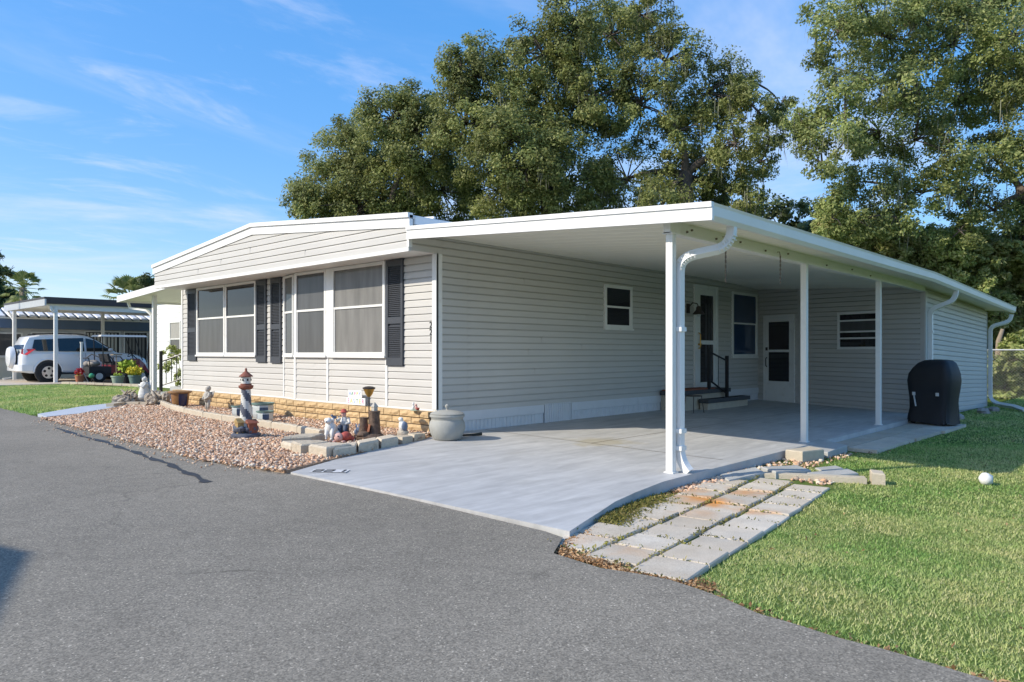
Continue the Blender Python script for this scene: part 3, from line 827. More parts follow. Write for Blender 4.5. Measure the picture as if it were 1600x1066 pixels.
# ---------------------------------------------------------------- pavers, pads, rocks
def paver_mesh(w, d_, h, jit=.008):
    mb = MB(); j = lambda: random.uniform(-jit, jit)
    b = .008
    lo = [(-w / 2 + j(), -d_ / 2 + j()), (w / 2 + j(), -d_ / 2 + j()), (w / 2 + j(), d_ / 2 + j()), (-w / 2 + j(), d_ / 2 + j())]
    ins = [(x - math.copysign(b, x), y - math.copysign(b, y)) for x, y in lo]
    vs = [(x, y, -h) for x, y in lo] + [(x, y, -b) for x, y in lo] + [(x, y, 0) for x, y in ins]
    fs = [(3, 2, 1, 0), (8, 9, 10, 11)] + [(i, (i + 1) % 4, 4 + (i + 1) % 4, 4 + i) for i in range(4)] + [(4 + i, 4 + (i + 1) % 4, 8 + (i + 1) % 4, 8 + i) for i in range(4)]
    return mb.add(vs, fs)
random.seed(21)
pv = bpy.data.objects.new('paver_path', None); COL.objects.link(pv); pv.location = (3.9, 2.1, G(2.1)); tag(pv, kind='structure')
PM = {}
for mt in ('paver',):
    PM[mt] = [paver_mesh(.356, .346, .05).mesh('paver', mt) for _ in range(4)]
for j in range(3):                      # column 0 is nearest the slab
    for i in range(10):
        X = 4.03 - (0.06 * j) + i * .388
        Y = 3.085 - j * .372 + (X - 4.03) * (.145 if j == 2 else (.15 if j else .155))
        if j == 0 and i >= 9: continue
        if j == 2 and i >= 10: continue
        me = random.choice(PM['paver'])
        o = link('paver', me, pv, (X - 3.9, Y - 2.1, lawn_z(X, Y) + .024 + random.uniform(-.009, .009) - G(2.1)), (random.uniform(-.012, .012), random.uniform(-.012, .012), R(7) + random.uniform(-.02, .02)))

def slabstone(name, label, cat, poly, z0, h, mat, group=None, tilt=(0, 0)):
    cx = sum(p[0] for p in poly) / len(poly); cy = sum(p[1] for p in poly) / len(poly)
    mb = MB(); n = len(poly); b = .012
    ins = [(x + (cx - x) * b / max(math.hypot(cx - x, cy - y), .01), y + (cy - y) * b / max(math.hypot(cx - x, cy - y), .01)) for x, y in poly]
    tz = lambda x, y: z0 + (x - cx) * tilt[0] + (y - cy) * tilt[1]
    vs = [(x, y, tz(x, y) - .02) for x, y in poly] + [(x, y, tz(x, y) + h - b) for x, y in poly] + [(x, y, tz(x, y) + h) for x, y in ins]
    fs = [tuple(range(n))[::-1], tuple(range(2 * n, 3 * n))] + [(k * n + i, k * n + (i + 1) % n, (k + 1) * n + (i + 1) % n, (k + 1) * n + i) for k in (0, 1) for i in range(n)]
    mb.add(vs, fs)
    o = link(name, mb.mesh(name, mat, False, Vector((cx, cy, z0))), None, (cx, cy, z0))
    return tag(o, label, cat, group)
L_ = lambda x, y: lawn_z(x, y)
slabstone('paving_stone', 'thin broken grey paving slab nearest the downspout post, half in shadow', 'paving stone', [(7.15, 3.55), (7.75, 3.42), (7.95, 3.62), (7.35, 3.76)], L_(7.5, 3.6), .05, 'concrete_plain', 'broken slabs behind the pavers', (.05, .02))
slabstone('paving_stone', 'broken grey paving slab tilted up beside the rubble strip, larger one', 'paving stone', [(7.75, 3.30), (8.35, 3.15), (8.62, 3.42), (8.0, 3.58)], L_(8.1, 3.4), .06, 'concrete_plain', 'broken slabs behind the pavers', (-.05, .03))
slabstone('paving_stone', 'flat pale paving slab lying at the lawn side of the broken pieces', 'paving stone', [(7.95, 2.98), (8.6, 2.72), (8.85, 2.92), (8.25, 3.16)], L_(8.3, 3.), .035, 'concrete_plain', 'broken slabs behind the pavers')
slabstone('paving_stone', 'narrow sliver of paving slab sunk in the grass behind the flat one', 'paving stone', [(8.55, 3.1), (8.9, 2.98), (9.05, 3.12), (8.7, 3.24)], L_(8.8, 3.1), .025, 'concrete_plain', 'broken slabs behind the pavers')
slabstone('edging_log', 'long pale concrete edging bar lying across the far end of the pavers', 'edging', [(7.72, 3.42), (7.80, 3.50), (8.28, 2.55), (8.17, 2.50)], L_(8., 3.), .06, 'curb_pale')
slabstone('kerb_block', 'short pale block standing upright at the end of the edging bar', 'block', [(8.20, 2.46), (8.32, 2.52), (8.36, 2.40), (8.24, 2.34)], L_(8.3, 2.45), .13, 'curb_pale', None, (.1, .1))
slabstone('kerb_block', 'chunky cream concrete block beside the middle carport post', 'block', [(9.12, 3.76), (9.08, 3.53), (9.50, 3.42), (9.66, 3.66)], L_(9.3, 3.6), .14, 'curb_pale')
slabstone('paving_stone', 'grey paving slab propped against the slab by the middle post', 'paving stone', [(9.75, 3.92), (9.72, 3.45), (10.45, 3.45), (10.62, 3.9)], L_(10.1, 3.7), .10, 'concrete_plain', None, (.04, .05))
# concrete pads in the shade by the shed
pd = bpy.data.objects.new('pad_path', None); COL.objects.link(pd); pd.location = (10.6, 3.2, L_(11, 3.5)); tag(pd, kind='structure')
for (x0, x1, y0, y1) in ((10.75, 13.05, 3.52, 3.84), (10.62, 12.45, 3.12, 3.50), (12.47, 14.0, 3.10, 3.50), (13.07, 14.6, 3.52, 3.84), (14.02, 15.6, 3.05, 3.50), (14.62, 15.7, 3.52, 3.86)):
    mb = MB(); z = L_(12, 3.5) + .045 + random.uniform(-.004, .004)
    mb.hexa([(x0, y0, z - .08), (x1, y0, z - .08), (x1, y1, z - .08), (x0, y1, z - .08)], [(x0, y0, z), (x1, y0, z), (x1, y1, z), (x0, y1, z)])
    mb.build('paver', 'paver', pd)
# stones around the shed
for (x, y, r, lab) in ((16.3, 3.55, .13, 'rough grey rock at the shed corner behind the covered grill'), (17.4, 3.55, .12, 'pale flat rock at the foot of the shed side wall'), (19.6, 3.5, .14, 'pale stone by the shed wall half way to the far downspout'), (20.6, 3.45, .12, 'grey stone near the far shed downspout outlet')):
    mb = MB(); mb.ball((0, 0, 0), (r * 1.4, r, r * .7), 8, 5, .18)
    tag(link('rock', mb.mesh('rock', 'stone_grey'), None, (x, y, L_(x, y) + r * .3)), lab, 'rock', 'stones by the shed')
mb = MB(); mb.ball((0, 0, 0), (.075, .07, .07), 9, 6, .10); mb.ball((.06, .02, -.03), (.05, .05, .04), 8, 5, .1)
tag(link('garden_stone', mb.mesh('garden_stone', 'fig_white', True), None, (9.1, 1.6, lawn_z(9.1, 1.6) + .06)), 'small rounded white stone ornament alone on the sunny lawn', 'ornament')

# ---------------------------------------------------------------- brick planter wall
bw = thing('brick_planter_wall', 'low tan split-face brick wall running along the foot of the front wall', 'planter wall', (6.9, 12., 0))
random.seed(5)
BW = [Wall((6.98, 17.1), (-1, 0)), None, Wall((6.83, 11.83), (-1, 0))]
d1 = (6.83 - 6.98, 11.83 - 12.52); l1 = math.hypot(*d1)
BW[1] = Wall((6.98, 12.52), (d1[1] / l1, -d1[0] / l1))
BL = [17.1 - 12.52, l1, 11.83 - 7.96]
def split_block(L, h, t):
    mb = MB(); j = lambda a: random.uniform(-a, a)
    nx = 4; vs = []
    for iz in range(3):
        for ix in range(nx + 1):
            e = .008 if (ix in (0, nx) or iz in (0, 2)) else -.006 + j(.009)
            vs.append((L * ix / nx, e, h * iz / 2))
    k = len(vs); vs += [(0, t, 0), (L, t, 0), (L, t, h), (0, t, h)]
    fs = [(iz * 5 + ix, iz * 5 + ix + 1, iz * 5 + ix + 6, iz * 5 + ix + 5) for iz in range(2) for ix in range(4)]
    fs += [(0, k, k + 1, 4, 3, 2, 1), (10, 11, 12, 13, 14, k + 2, k + 3), (0, 5, 10, k + 3, k), (4, k + 1, k + 2, 14, 9), (k, k + 3, k + 2, k + 1)]
    return mb.add(vs, fs)
BMESH = {}
off = wloc(bw)
for W, L in zip(BW, BL):
    core = MB(); core.box((0, -.14, -.05), (L, -.012, .345), W); core.build('core', 'mortar_dark', bw)
    for c, (z0, h) in enumerate(((-.03, .094), (.068, .094), (.166, .094), (.264, .096))):
        u = 0.; dd = .02 if c == 3 else .0
        first = True
        while u < L - .02:
            bl = random.choice((.30, .38, .45) if c < 3 else (.38, .46)) * (random.choice((.5, .8)) if first and c % 2 else 1)
            first = False
            if u + bl > L - .12: bl = L - u
            key = (round(bl, 2), c == 3, random.randrange(2))
            if key not in BMESH: BMESH[key] = split_block(key[0] - .015, h - .011, .13 + (.02 if c == 3 else 0)).mesh('brick', 'brick_tan')
            p = W(u + .004, dd + .004, z0)
            link('brick', BMESH[key], bw, (p[0] - off.x, p[1] - off.y, p[2] - off.z), (0, 0, W.ang))
            u += bl

# ---------------------------------------------------------------- pale curb edging in front of the planting strip
ce = thing('curb_edging', 'pale scalloped concrete edging curving through the gravel bed', 'garden edging', (5.9, 12, 0))
CP = [(6.75, 17.45), (6.5, 16.4), (6.25, 15.35), (6.05, 14.2), (5.9, 13.05), (5.85, 12.2), (5.83, 11.3), (5.78, 10.4), (5.72, 9.55), (5.62, 8.8)]
for (a, b), (c, d_) in zip(CP, CP[1:]):
    L = math.hypot(c - a, d_ - b) - .012; W = Wall((a, b), (d_ - b, -(c - a)))
    mb = MB(); n = max(6, int(L / .12)); top = []; 
    for i in range(n + 1): top.append(.125 + .012 * abs(math.sin(i * 1.57)))
    vs = []
    for i in range(n + 1):
        u = L * i / n
        for dd, zz in ((.05, -.03), (.05, top[i] - .015), (.035, top[i]), (-.035, top[i]), (-.05, -.03)): vs.append(W(u, dd, zz))
    fs = [(i * 5 + k, i * 5 + (k + 1) % 5, (i + 1) * 5 + (k + 1) % 5, (i + 1) * 5 + k) for i in range(n) for k in range(5)]
    fs += [(0, 1, 2, 3, 4)[::-1], tuple(n * 5 + k for k in range(5))]
    mb.add(vs, fs); mb.build('edging_block', 'curb_pale', ce)
es = thing('stone_border', 'arc of rough flat retaining blocks bordering the ornament corner by the drive', 'garden edging', (5.4, 7.7, 0))
for poly in ([(4.72, 8.30), (4.62, 7.95), (4.95, 7.90), (5.08, 8.20)], [(4.61, 7.90), (4.56, 7.56), (4.92, 7.56), (4.95, 7.84)], [(4.58, 7.50), (4.62, 7.16), (4.98, 7.24), (4.94, 7.52)], [(4.68, 7.12), (5.06, 7.20), (5.26, 7.50), (5.02, 7.54)], [(5.12, 7.23), (5.48, 7.34), (5.62, 7.62), (5.32, 7.54)], [(5.54, 7.37), (5.88, 7.47), (5.98, 7.74), (5.68, 7.66)], [(5.95, 7.50), (6.22, 7.57), (6.27, 7.80), (6.04, 7.76)], [(6.28, 7.60), (6.52, 7.68), (6.57, 7.88), (6.33, 7.84)], [(5.16, 8.56), (4.78, 8.40), (5.12, 8.22), (5.40, 8.42)]):
    mb = MB(); n = 4; h = .125 + random.uniform(-.03, .012); j = lambda: random.uniform(-.024, .024)
    cx = sum(p[0] for p in poly) / 4; cy = sum(p[1] for p in poly) / 4
    q = [(x + j(), y + j()) for x, y in poly]; ins = [(x + (cx - x) * .12, y + (cy - y) * .12) for x, y in q]
    mb.add([(x, y, -.03) for x, y in q] + [(x, y, h - .02 + j() * .5) for x, y in q] + [(x, y, h + j() * .3) for x, y in ins], [(3, 2, 1, 0), (8, 9, 10, 11)] + [(k * 4 + i, k * 4 + (i + 1) % 4, k * 4 + 4 + (i + 1) % 4, k * 4 + 4 + i) for k in (0, 1) for i in range(4)])
    mb.build('edging_block', 'edging_stone', es)
es2 = thing('stone_border', 'low row of pale stone blocks round the driftwood corner near the side steps', 'garden edging', (6.3, 18., 0))
for (a, b) in (((5.62, 17.05), (6.05, 17.5)), ((6.07, 17.5), (6.3, 17.15)), ((6.3, 17.1), (6.55, 16.75)), ((6.05, 18.0), (6.4, 18.5)), ((6.42, 18.5), (6.9, 18.75))):
    W = Wall(a, (b[1] - a[1], -(b[0] - a[0]))); L = math.hypot(b[0] - a[0], b[1] - a[1])
    mb = MB(); mb.box((.01, -.08, -.03), (L - .01, .08, .10), W); mb.build('edging_block', 'curb_pale', es2)

# ================================================================ the mobile home
def text_mesh(s, size, ext, mat):
    cu = bpy.data.curves.new('t', 'FONT'); cu.body = s; cu.size = size; cu.extrude = ext; cu.align_x = 'CENTER'; cu.align_y = 'CENTER'
    o = bpy.data.objects.new('t', cu); COL.objects.link(o)
    dg = bpy.context.evaluated_depsgraph_get(); me = bpy.data.meshes.new_from_object(o.evaluated_get(dg))
    bpy.data.objects.remove(o); bpy.data.curves.remove(cu)
    me.materials.clear(); me.materials.append(MATS[mat]); me.name = 'lettering'
    return me
home = thing('mobile_home', 'long grey vinyl-sided mobile home with low white gable and dark shutters', 'house', (7, 12, 0))
Z_EAVE, Z_RIDGE, YR = 3.13, 3.516, 12.44
Y0, Y1, XF = 8.0, 16.88, 6.486
# inner cores behind the siding
mb = MB()
pr = [(8.02, 0), (16.98, 0), (16.98, 3.04), (YR, 3.42), (8.02, 3.04)]
for X in (7.18, 20.6): mb.v += [(X, y, z) for y, z in pr]
mb.f += [[0, 1, 2, 3, 4][::-1], [5, 6, 7, 8, 9]] + [[i, (i + 1) % 5, 5 + (i + 1) % 5, 5 + i] for i in range(5)]; mb.m += [0] * 7
mb.build('wall', 'siding_core', home)
mb = MB(); mb.prism([(7.02, 8.02), (7.2, 8.02), (7.2, 12.45), (7.16, 12.47), (7.02, 11.83)], .3, 2.64); mb.build('wall', 'siding_core', home)
SW = Wall((7.005, 8.0), (0, -1)); BA = Wall((7.005, 11.83), (-1, 0)); LF = Wall((7.155, 17.0), (-1, 0))
ad = (7.005 - 7.155, 11.83 - 12.49); al = math.hypot(*ad); AN = Wall((7.155, 12.49), (ad[1], -ad[0]))
side_wall(home, SW, 10.7, .31, 2.63, .1075)
SW2 = Wall((6.5, 8.0), (0, -1)); side_wall(home, SW2, 11.2, 2.63, 2.95, .107)
side_wall(home, BA, 3.83, .375, 2.63, .1075)
side_wall(home, AN, al, .375, 2.63, .1075)
side_wall(home, LF, 4.51, .375, 2.63, .1075)
# gable face
GF = Wall((6.50, Y1), (-1, 0)); GL = Y1 - Y0; um = Y1 - YR
ze, zr = 2.95, 3.336
def ul(z): return max(0., (z - ze) / (zr - ze) * um)
def ur(z): return min(GL, GL - (z - ze) / (zr - ze) * (GL - um))
z = 2.665; off = wloc(home); h = .112
while z < zr - .02:
    zt = min(z + h, zr - .004)
    me = plank_mesh(ur(z), zt - z, 0, .018, 'siding', ul(z), ul(zt), ur(zt))
    p = GF(0, 0, z); link('siding_plank', me, home, (p[0] - off.x, p[1] - off.y, p[2]), (0, 0, GF.ang)); z += h
mb = MB(); mb.add([GF(u, d_, zz) for d_ in (-.01, -.06) for u, zz in ((0, 2.63), (GL, 2.63), (GL, ze), (um, zr), (0, ze))], [(0, 1, 2, 3, 4), (5, 6, 7, 8, 9)[::-1]] + [(i, (i + 1) % 5, 5 + (i + 1) % 5, 5 + i) for i in range(5)])
mb.build('gable_backing', 'siding_core', home)
mb = MB(); mb.box((-.01, -.03, 2.615), (GL + .01, .026, 2.668), GF); mb.build('gable_trim', 'white_trim', home)
mb = MB(); mb.box((GL - .02, -.03, 2.672), (GL + .024, .03, 2.98), GF); mb.build('corner_trim', 'white_trim', home)
# vertical seams where the siding lengths overlap
for u, zz in ((3.2, 2.89), (4.35, 3.0), (6.2, 2.78), (2.2, 2.777)):
    mb = MB(); mb.box((u, .0, zz + .006), (u + .004, .0195, zz + .106), GF); mb.build('lap_seam', 'siding_core', home)
random.seed(77)
for k in range(14):
    row = random.randrange(2, 21); u = random.choice((2.1, 3.66, 5.5, 6.4, 8.9)) + random.uniform(-.3, .3); zz = .31 + row * (2.63 - .31) / 22
    if (3.9 < u < 5.1 and 1.5 < zz < 2.5) or (7.2 < u < 8.7): continue
    mb = MB(); mb.box((u, .0, zz + .003), (u + .004, .0222, zz + .098), SW); mb.build('lap_seam', 'siding_core', home)
# soffit
mb = MB(); mb.box((0.02, -.72, 2.632), (GL - .005, -.035, 2.66), GF); mb.build('soffit', 'white_trim', home)
# rake boards
def rake(u0, z0, u1, z1):
    mb = MB()
    for (a, b, dd) in ((-.006, .13, .034), (.132, .20, .062)):
        q = [(u0, z0 + a), (u1, z1 + a), (u1, z1 + b), (u0, z0 + b)]
        mb.add([GF(u, e, zz) for e in (-.03, dd) for u, zz in q], [(0, 1, 2, 3)[::-1], (4, 5, 6, 7)] + [(i, (i + 1) % 4, 4 + (i + 1) % 4, 4 + i) for i in range(4)])
    mb.build('rake_board', 'white_paint', home)
rake(-.06, ze - .005, um - .001, zr); rake(um + .001, zr, GL + .04, ze - .003)
# roof
mb = MB()
for (ya, za, yb, zb) in ((Y1 + .08, Z_EAVE - .012, YR, Z_RIDGE - .012), (YR, Z_RIDGE - .012, Y0 - .04, Z_EAVE - .012)):
    mb.add([(X, y, z - t) for X in (6.47, 21.0) for y, z, t in ((ya, za, 0), (yb, zb, 0), (yb, zb, .05), (ya, za, .05))], [(0, 1, 2, 3)[::-1], (4, 5, 6, 7)] + [(i, (i + 1) % 4, 4 + (i + 1) % 4, 4 + i) for i in range(4)])
roof = mb.build('roof', 'roof_white', home)
for i in range(24):
    X = 6.9 + i * .58; mb = MB()
    for (ya, za, yb, zb) in ((Y1 + .08, Z_EAVE - .01, YR, Z_RIDGE - .01), (YR, Z_RIDGE - .01, Y0 - .05, Z_EAVE - .01)):
        mb.hexa([(X, ya, za), (X + .04, ya, za), (X + .04, yb, zb), (X, yb, zb)], [(X + .005, ya, za + .03), (X + .035, ya, za + .03), (X + .035, yb, zb + .03), (X + .005, yb, zb + .03)])
    mb.build('roof_rib', 'roof_white', roof)
mb = MB(); mb.box((6.55, 7.93, 2.99), (20.9, 7.985, 3.10)); mb.build('eave_fascia', 'white_paint', home)
# trims
def vtrim(W, u0, u1, z0, z1, d_=.034, name='corner_trim', mat='white_trim'):
    mb = MB(); mb.box((u0, -.01, z0), (u1, d_, z1), W); mb.build(name, mat, home)
vtrim(BA, 3.83 - .065, 3.83 + .024, .375, 2.63); vtrim(SW, -.02, .085, .31, 2.63, .024)
vtrim(LF, 0, .06, .375, 2.63)
for W, u, a, b in ((BA, -.02, .375, 1.15), (BA, 1.02, .375, 1.15), (BA, 2.655, .375, 1.15), (AN, .0, .375, 2.62), (AN, al - .05, .375, 2.62)):
    vtrim(W, u, u + .05, a, b, .030)
for W, L in ((BA, 3.83), (AN, al), (LF, 4.51)):
    mb = MB(); mb.box((0, -.01, .345), (L, .022, .374), W); mb.build('starter_strip', 'white_trim', home)

def window(parent, W, u0, u1, z0, z1, rails=(), panes=('glass_dark',), fw=.045, d_=.05, sill=True, pd=.024, name='window', label=None):
    mb = MB()
    mb.box((u0, -.01, z1 - fw), (u1, d_, z1), W); mb.box((u0, -.01, z0), (u1, d_, z0 + fw), W)
    mb.box((u0, -.01, z0 + fw), (u0 + fw, d_ - .002, z1 - fw), W); mb.box((u1 - fw, -.01, z0 + fw), (u1, d_ - .002, z1 - fw), W)
    if sill: mb.box((u0 - .02, -.01, z0 - .035), (u1 + .02, d_ + .02, z0 - .001), W)
    w = mb.build(name, 'white_trim', parent)
    if label: w['label'] = label
    zs = [z0 + fw] + list(rails) + [z1 - fw]
    for r in rails:
        mb = MB(); mb.box((u0 + fw, .0, r - .018), (u1 - fw, d_ - .008, r + .018), W); mb.build('sash_rail', 'white_trim', w)
    for i in range(len(zs) - 1):
        mb = MB(); mb.box((u0 + fw - .004, .0195, zs[i]), (u1 - fw + .004, pd + (.004 if i % 2 else 0), zs[i + 1]), W)
        mb.build('pane', panes[i % len(panes)], w)
        if fw > .03 and i == 0 and len(rails) == 1:      # inner sash stiles of the lower light
            mb = MB(); mb.box((u0 + fw, .02, zs[0]), (u0 + fw + .022, pd + .012, zs[1]), W); mb.box((u1 - fw - .022, .02, zs[0]), (u1 - fw, pd + .012, zs[1]), W); mb.build('sash_stile', 'white_trim', w)
    return w
window(home, BA, .03, 1.02, 1.15, 2.625, (1.94,), ('screen_grey',), .05, label='bay window light with grey screen')
window(home, BA, 1.20, 2.66, 1.15, 2.625, (1.94,), ('screen_pale', 'screen_pale'), .055, label='wide bay window with pale blind behind the screen')
mb = MB(); mb.box((1.022, -.01, 1.116), (1.198, .045, 2.625), BA); mb.build('window_mullion', 'white_trim', home)
window(home, AN, .09, al - .06, 1.15, 2.61, (1.94,), ('screen_grey',), .035, label='narrow angled bay window')
window(home, LF, .82, 2.16, 1.15, 2.622, (1.94,), ('screen_grey', 'glass_dark'), .05, label='left light of the paired front window')
window(home, LF, 2.18, 3.48, 1.15, 2.622, (1.94,), ('screen_grey', 'glass_dark'), .05, label='right light of the paired front window')
window(home, SW, 4.08, 4.99, 1.66, 2.47, (2.06,), ('glass_dark',), .06)
window(home, SW, 9.22, 10.57, 1.10, 2.65, (1.9,), ('glass_blue',), .06)
def shutter(W, u0, u1, z0, z1):
    mb = MB(); w = .045; zm = (z0 + z1) / 2 - .12; D = .05
    mb.box((u0, .0, z0), (u0 + w, D, z1), W); mb.box((u1 - w, .0, z0), (u1, D, z1), W)
    for a, b in ((z0, z0 + .12), (zm - .05, zm + .05), (z1 - .10, z1)): mb.box((u0 + w, .0, a), (u1 - w, D, b), W)
    mb.box((u0 + w, .0, z0 + .12), (u1 - w, .022, z1 - .1), W)
    s = mb.build('shutter', 'shutter', home)
    mb = MB(); z = z0 + .125
    while z < z1 - .13:
        if not (zm - .075 < z < zm + .05):
            vs = [W(u, dd, zz) for u in (u0 + w - .003, u1 - w + .003) for dd, zz in ((.045, z), (.045, z + .006), (.02, z + .026), (.02, z + .02))]
            mb.add(vs, [(0, 1, 2, 3)[::-1], (4, 5, 6, 7)] + [(i, (i + 1) % 4, 4 + (i + 1) % 4, 4 + i) for i in range(4)])
        z += .029
    l = mb.build('louvre_slats', 'shutter', s); l['kind'] = 'stuff'
shutter(BA, 2.70, 3.10, 1.0, 2.625); shutter(LF, .36, .80, 1.02, 2.62); shutter(LF, 3.50, 3.88, 1.01, 2.62); shutter(LF, 4.06, 4.44, 1.0, 2.62)
# house number on the corner
for i, ch in enumerate('221'):
    p = BA(3.725, .024, 1.60 - i * .105)
    o = link('house_number_digit', text_mesh(ch, .125, .003, 'digit_black'), home, (p[0] - off.x, p[1] - off.y, p[2]), (R(90), 0, BA.ang))
# skirting along the drive
def ribs(W, u0, u1, z0, z1, step, d0, d1, name):
    mb = MB(); mb.box((u0, -.02, z0), (u1, d0, z1), W); u = u0
    while u < u1 - .01:
        mb.box((u, d0 - .004, z0 + .002), (min(u + step * .55, u1), d1, z1 - .002), W); u += step
    mb.build(name, 'skirting', home)
for a, b in ((0.02, 2.35), (3.12, 6.6), (8.1, 10.68)): ribs(SW, a, b, .0, .178, .085, .005, .013, 'skirting_panel')
for a, b in ((.02, 2.0), (2.0, 2.36), (3.1, 5.2), (5.2, 6.4), (8.2, 10.68)):
    mb = MB(); mb.box((a + .004, -.01, .181), (b, .028 if a != 5.2 else .034, .322), SW); mb.build('skirting_band', 'skirting', home)
ribs(SW, 2.38, 3.09, .0, .335, .06, .02, .032, 'access_panel')
# storm door with black scroll plates
DW = SW; u0, u1, zb, zt = 7.42, 8.50, .42, 2.70
mb = MB(); mb.box((u0, -.01, zt - .07), (u1, .05, zt), DW); mb.box((u0, -.01, zb), (u0 + .09, .048, zt - .07), DW); mb.box((u1 - .09, -.01, zb), (u1, .048, zt - .07), DW)
door = mb.build('door', 'white_trim', home); door['label'] = 'white storm door with two dark glass panels'
mb = MB()
a, b = u0 + .095, u1 - .095
mb.box((a, .0, zb + .01), (a + .16, .04, zt - .075), DW); mb.box((b - .12, .0, zb + .01), (b, .04, zt - .075), DW)
mb.box((a + .16, .0, zb + .01), (b - .12, .04, zb + .12), DW); mb.box((a + .16, .0, zt - .22), (b - .12, .04, zt - .075), DW); mb.box((a + .16, .0, 1.38), (b - .12, .04, 1.47), DW)
mb.build('door_leaf', 'white_trim', door)
for zz0, zz1 in ((zb + .12, 1.38), (1.47, zt - .22)):
    mb = MB(); mb.box((a + .16, .0195, zz0), (b - .12, .024, zz1), DW); mb.build('glass_panel', 'glass_dark', door)
    for q in (.42, .56, .66):
        mb = MB(); mb.box((a + q, .0245, zz0 + .01), (a + q + .05, .027, zz1 - .01), DW); mb.build('blind_strip', 'screen_grey', door)
for zz in (.72, 2.30):
    mb = MB(); mb.box((a + .45, .03, zz), (a + .62, .042, zz + .14), DW); mb.build('hinge_plate', 'black_iron', door)
mb = MB(); mb.tube([DW(a + .08, .04, 1.28), DW(a + .08, .085, 1.32), DW(a + .08, .085, 1.60), DW(a + .08, .04, 1.64)], .014, 6); mb.box((a + .05, .039, 1.36), (a + .20, .06, 1.40), DW)
mb.build('door_handle', 'brass', door)
# bracket lamp by the door
mb = MB(); lx = 7.15
mb.box((lx - .05, .02, 2.05), (lx + .05, .05, 2.25), DW); mb.tube([DW(lx, .05, 2.18), DW(lx, .14, 2.27), DW(lx + .05, .22, 2.25), DW(lx + .08, .24, 2.17)], .014, 6)
lamp = mb.build('wall_lamp', 'dark_metal', home)
mb = MB(); c = DW(lx + .08, .24, 2.02); mb.lathe([(.13, 0), (.125, .015), (.055, .10), (.05, .16), (.02, .18)], 12, c); mb.build('lamp_shade', 'dark_metal', lamp, 40)
mb = MB(); mb.lathe([(.02, -.05), (.045, -.02), (.045, .03), (.02, .06)], 10, c); mb.build('lamp_bulb', 'glaze_white', lamp, True)

# ---------------------------------------------------------------- wing and porch on the far side
wing = thing('side_wing', 'white-sided wing with a sash window behind the side porch', 'house wing', (10.2, 21, 0))
WW = Wall((10.2, 26.3), (-1, 0))
mb = MB(); mb.box((10.22, 17.0, -.05), (16, 26.28, 3.1)); mb.build('wall', 'siding_core', wing)
side_wall(wing, WW, 9.2, .0, 3.0, .155, 0, 'wing_white', .014)
w_ = window(wing, WW, 1.1, 2.0, 1.05, 2.25, (1.65,), ('screen_grey', 'curtain'), .06)
mb = MB(); mb.box((9.95, 16.98, 3.02), (16.2, 26.5, 3.16)); mb.build('roof', 'roof_white', wing)
porch = thing('side_porch', 'white flat porch roof on a post over the side steps', 'porch', (8.2, 19.5, 0))
pz = lambda y: 3.02 - .055 * (y - 17)
mb = MB(); mb.prism([(7.75, 17.05), (10.15, 17.05), (10.15, 22.7), (7.75, 22.7)], 0, 0, lambda x, y: pz(y), lambda x, y: pz(y) + .06); mb.build('roof_panel', 'ceiling_pan', porch)
mb = MB(); mb.prism([(7.70, 17.05), (7.748, 17.05), (7.748, 22.78), (7.70, 22.78)], 0, 0, lambda x, y: pz(y) - .05, lambda x, y: pz(y) + .13); mb.build('front_fascia', 'white_paint', porch)
mb = MB(); mb.prism([(7.75, 22.702), (10.1, 22.702), (10.1, 22.78), (7.75, 22.78)], 0, 0, lambda x, y: pz(22.7) - .05, lambda x, y: pz(22.7) + .13); mb.build('gutter', 'white_paint', porch)
mb = MB(); mb.box((8.08, 21.12, .08), (8.18, 21.22, pz(21.2) + .02)); mb.box((8.04, 21.08, .08), (8.22, 21.26, .14)); mb.build('post', 'white_paint', porch)
mb = MB(); mb.tube([(8.0, 22.74, 2.66), (8.0, 22.6, 2.5), (8.06, 21.5, 2.38), (8.1, 21.3, 2.25), (8.1, 21.3, .2)], 0, flat=(.07, .05)); mb.build('downspout', 'white_paint', porch)
steps = thing('side_steps', 'grey block side steps with black railing next to the porch post', 'steps', (8.2, 19.4, 0))
for (x0, x1, y0, y1, z0, z1) in ((7.85, 8.5, 18.0, 20.9, -.05, .12), (8.2, 9.2, 17.3, 20.3, .125, .28), (8.6, 9.9, 17.2, 19.9, .285, .45)):
    mb = MB(); mb.box((x0, y0, z0), (x1, y1, z1)); mb.build('step', 'concrete_plain', steps)
RP = [(8.2, 20.9, .12), (8.75, 20.15, .28)]
for i, (x, y, z) in enumerate(RP + [(8.35, 18.2, .28)]):
    mb = MB(); mb.box((x - .035, y - .035, z), (x + .035, y + .035, z + 1.12 - (.1 if i == 2 else 0))); mb.build('railing_post', 'black_iron', steps)
mb = MB(); mb.tube([(8.2, 20.9, .95), (8.75, 20.15, 1.25)], .025, 6); mb.tube([(8.2, 20.9, .28), (8.75, 20.15, .58)], .02, 6); mb.tube([(8.35, 18.2, 1.05), (9.1, 17.3, 1.3)], .025, 6); mb.tube([(8.35, 18.2, .4), (9.1, 17.3, .62)], .02, 6); mb.build('handrail', 'black_iron', steps)
for i in range(1, 6):
    t = i / 6; mb = MB(); mb.tube([(8.2 + .55 * t, 20.9 - .75 * t, .28 + .3 * t), (8.2 + .55 * t, 20.9 - .75 * t, .95 + .3 * t)], .012, 6); mb.build('baluster', 'black_iron', steps)

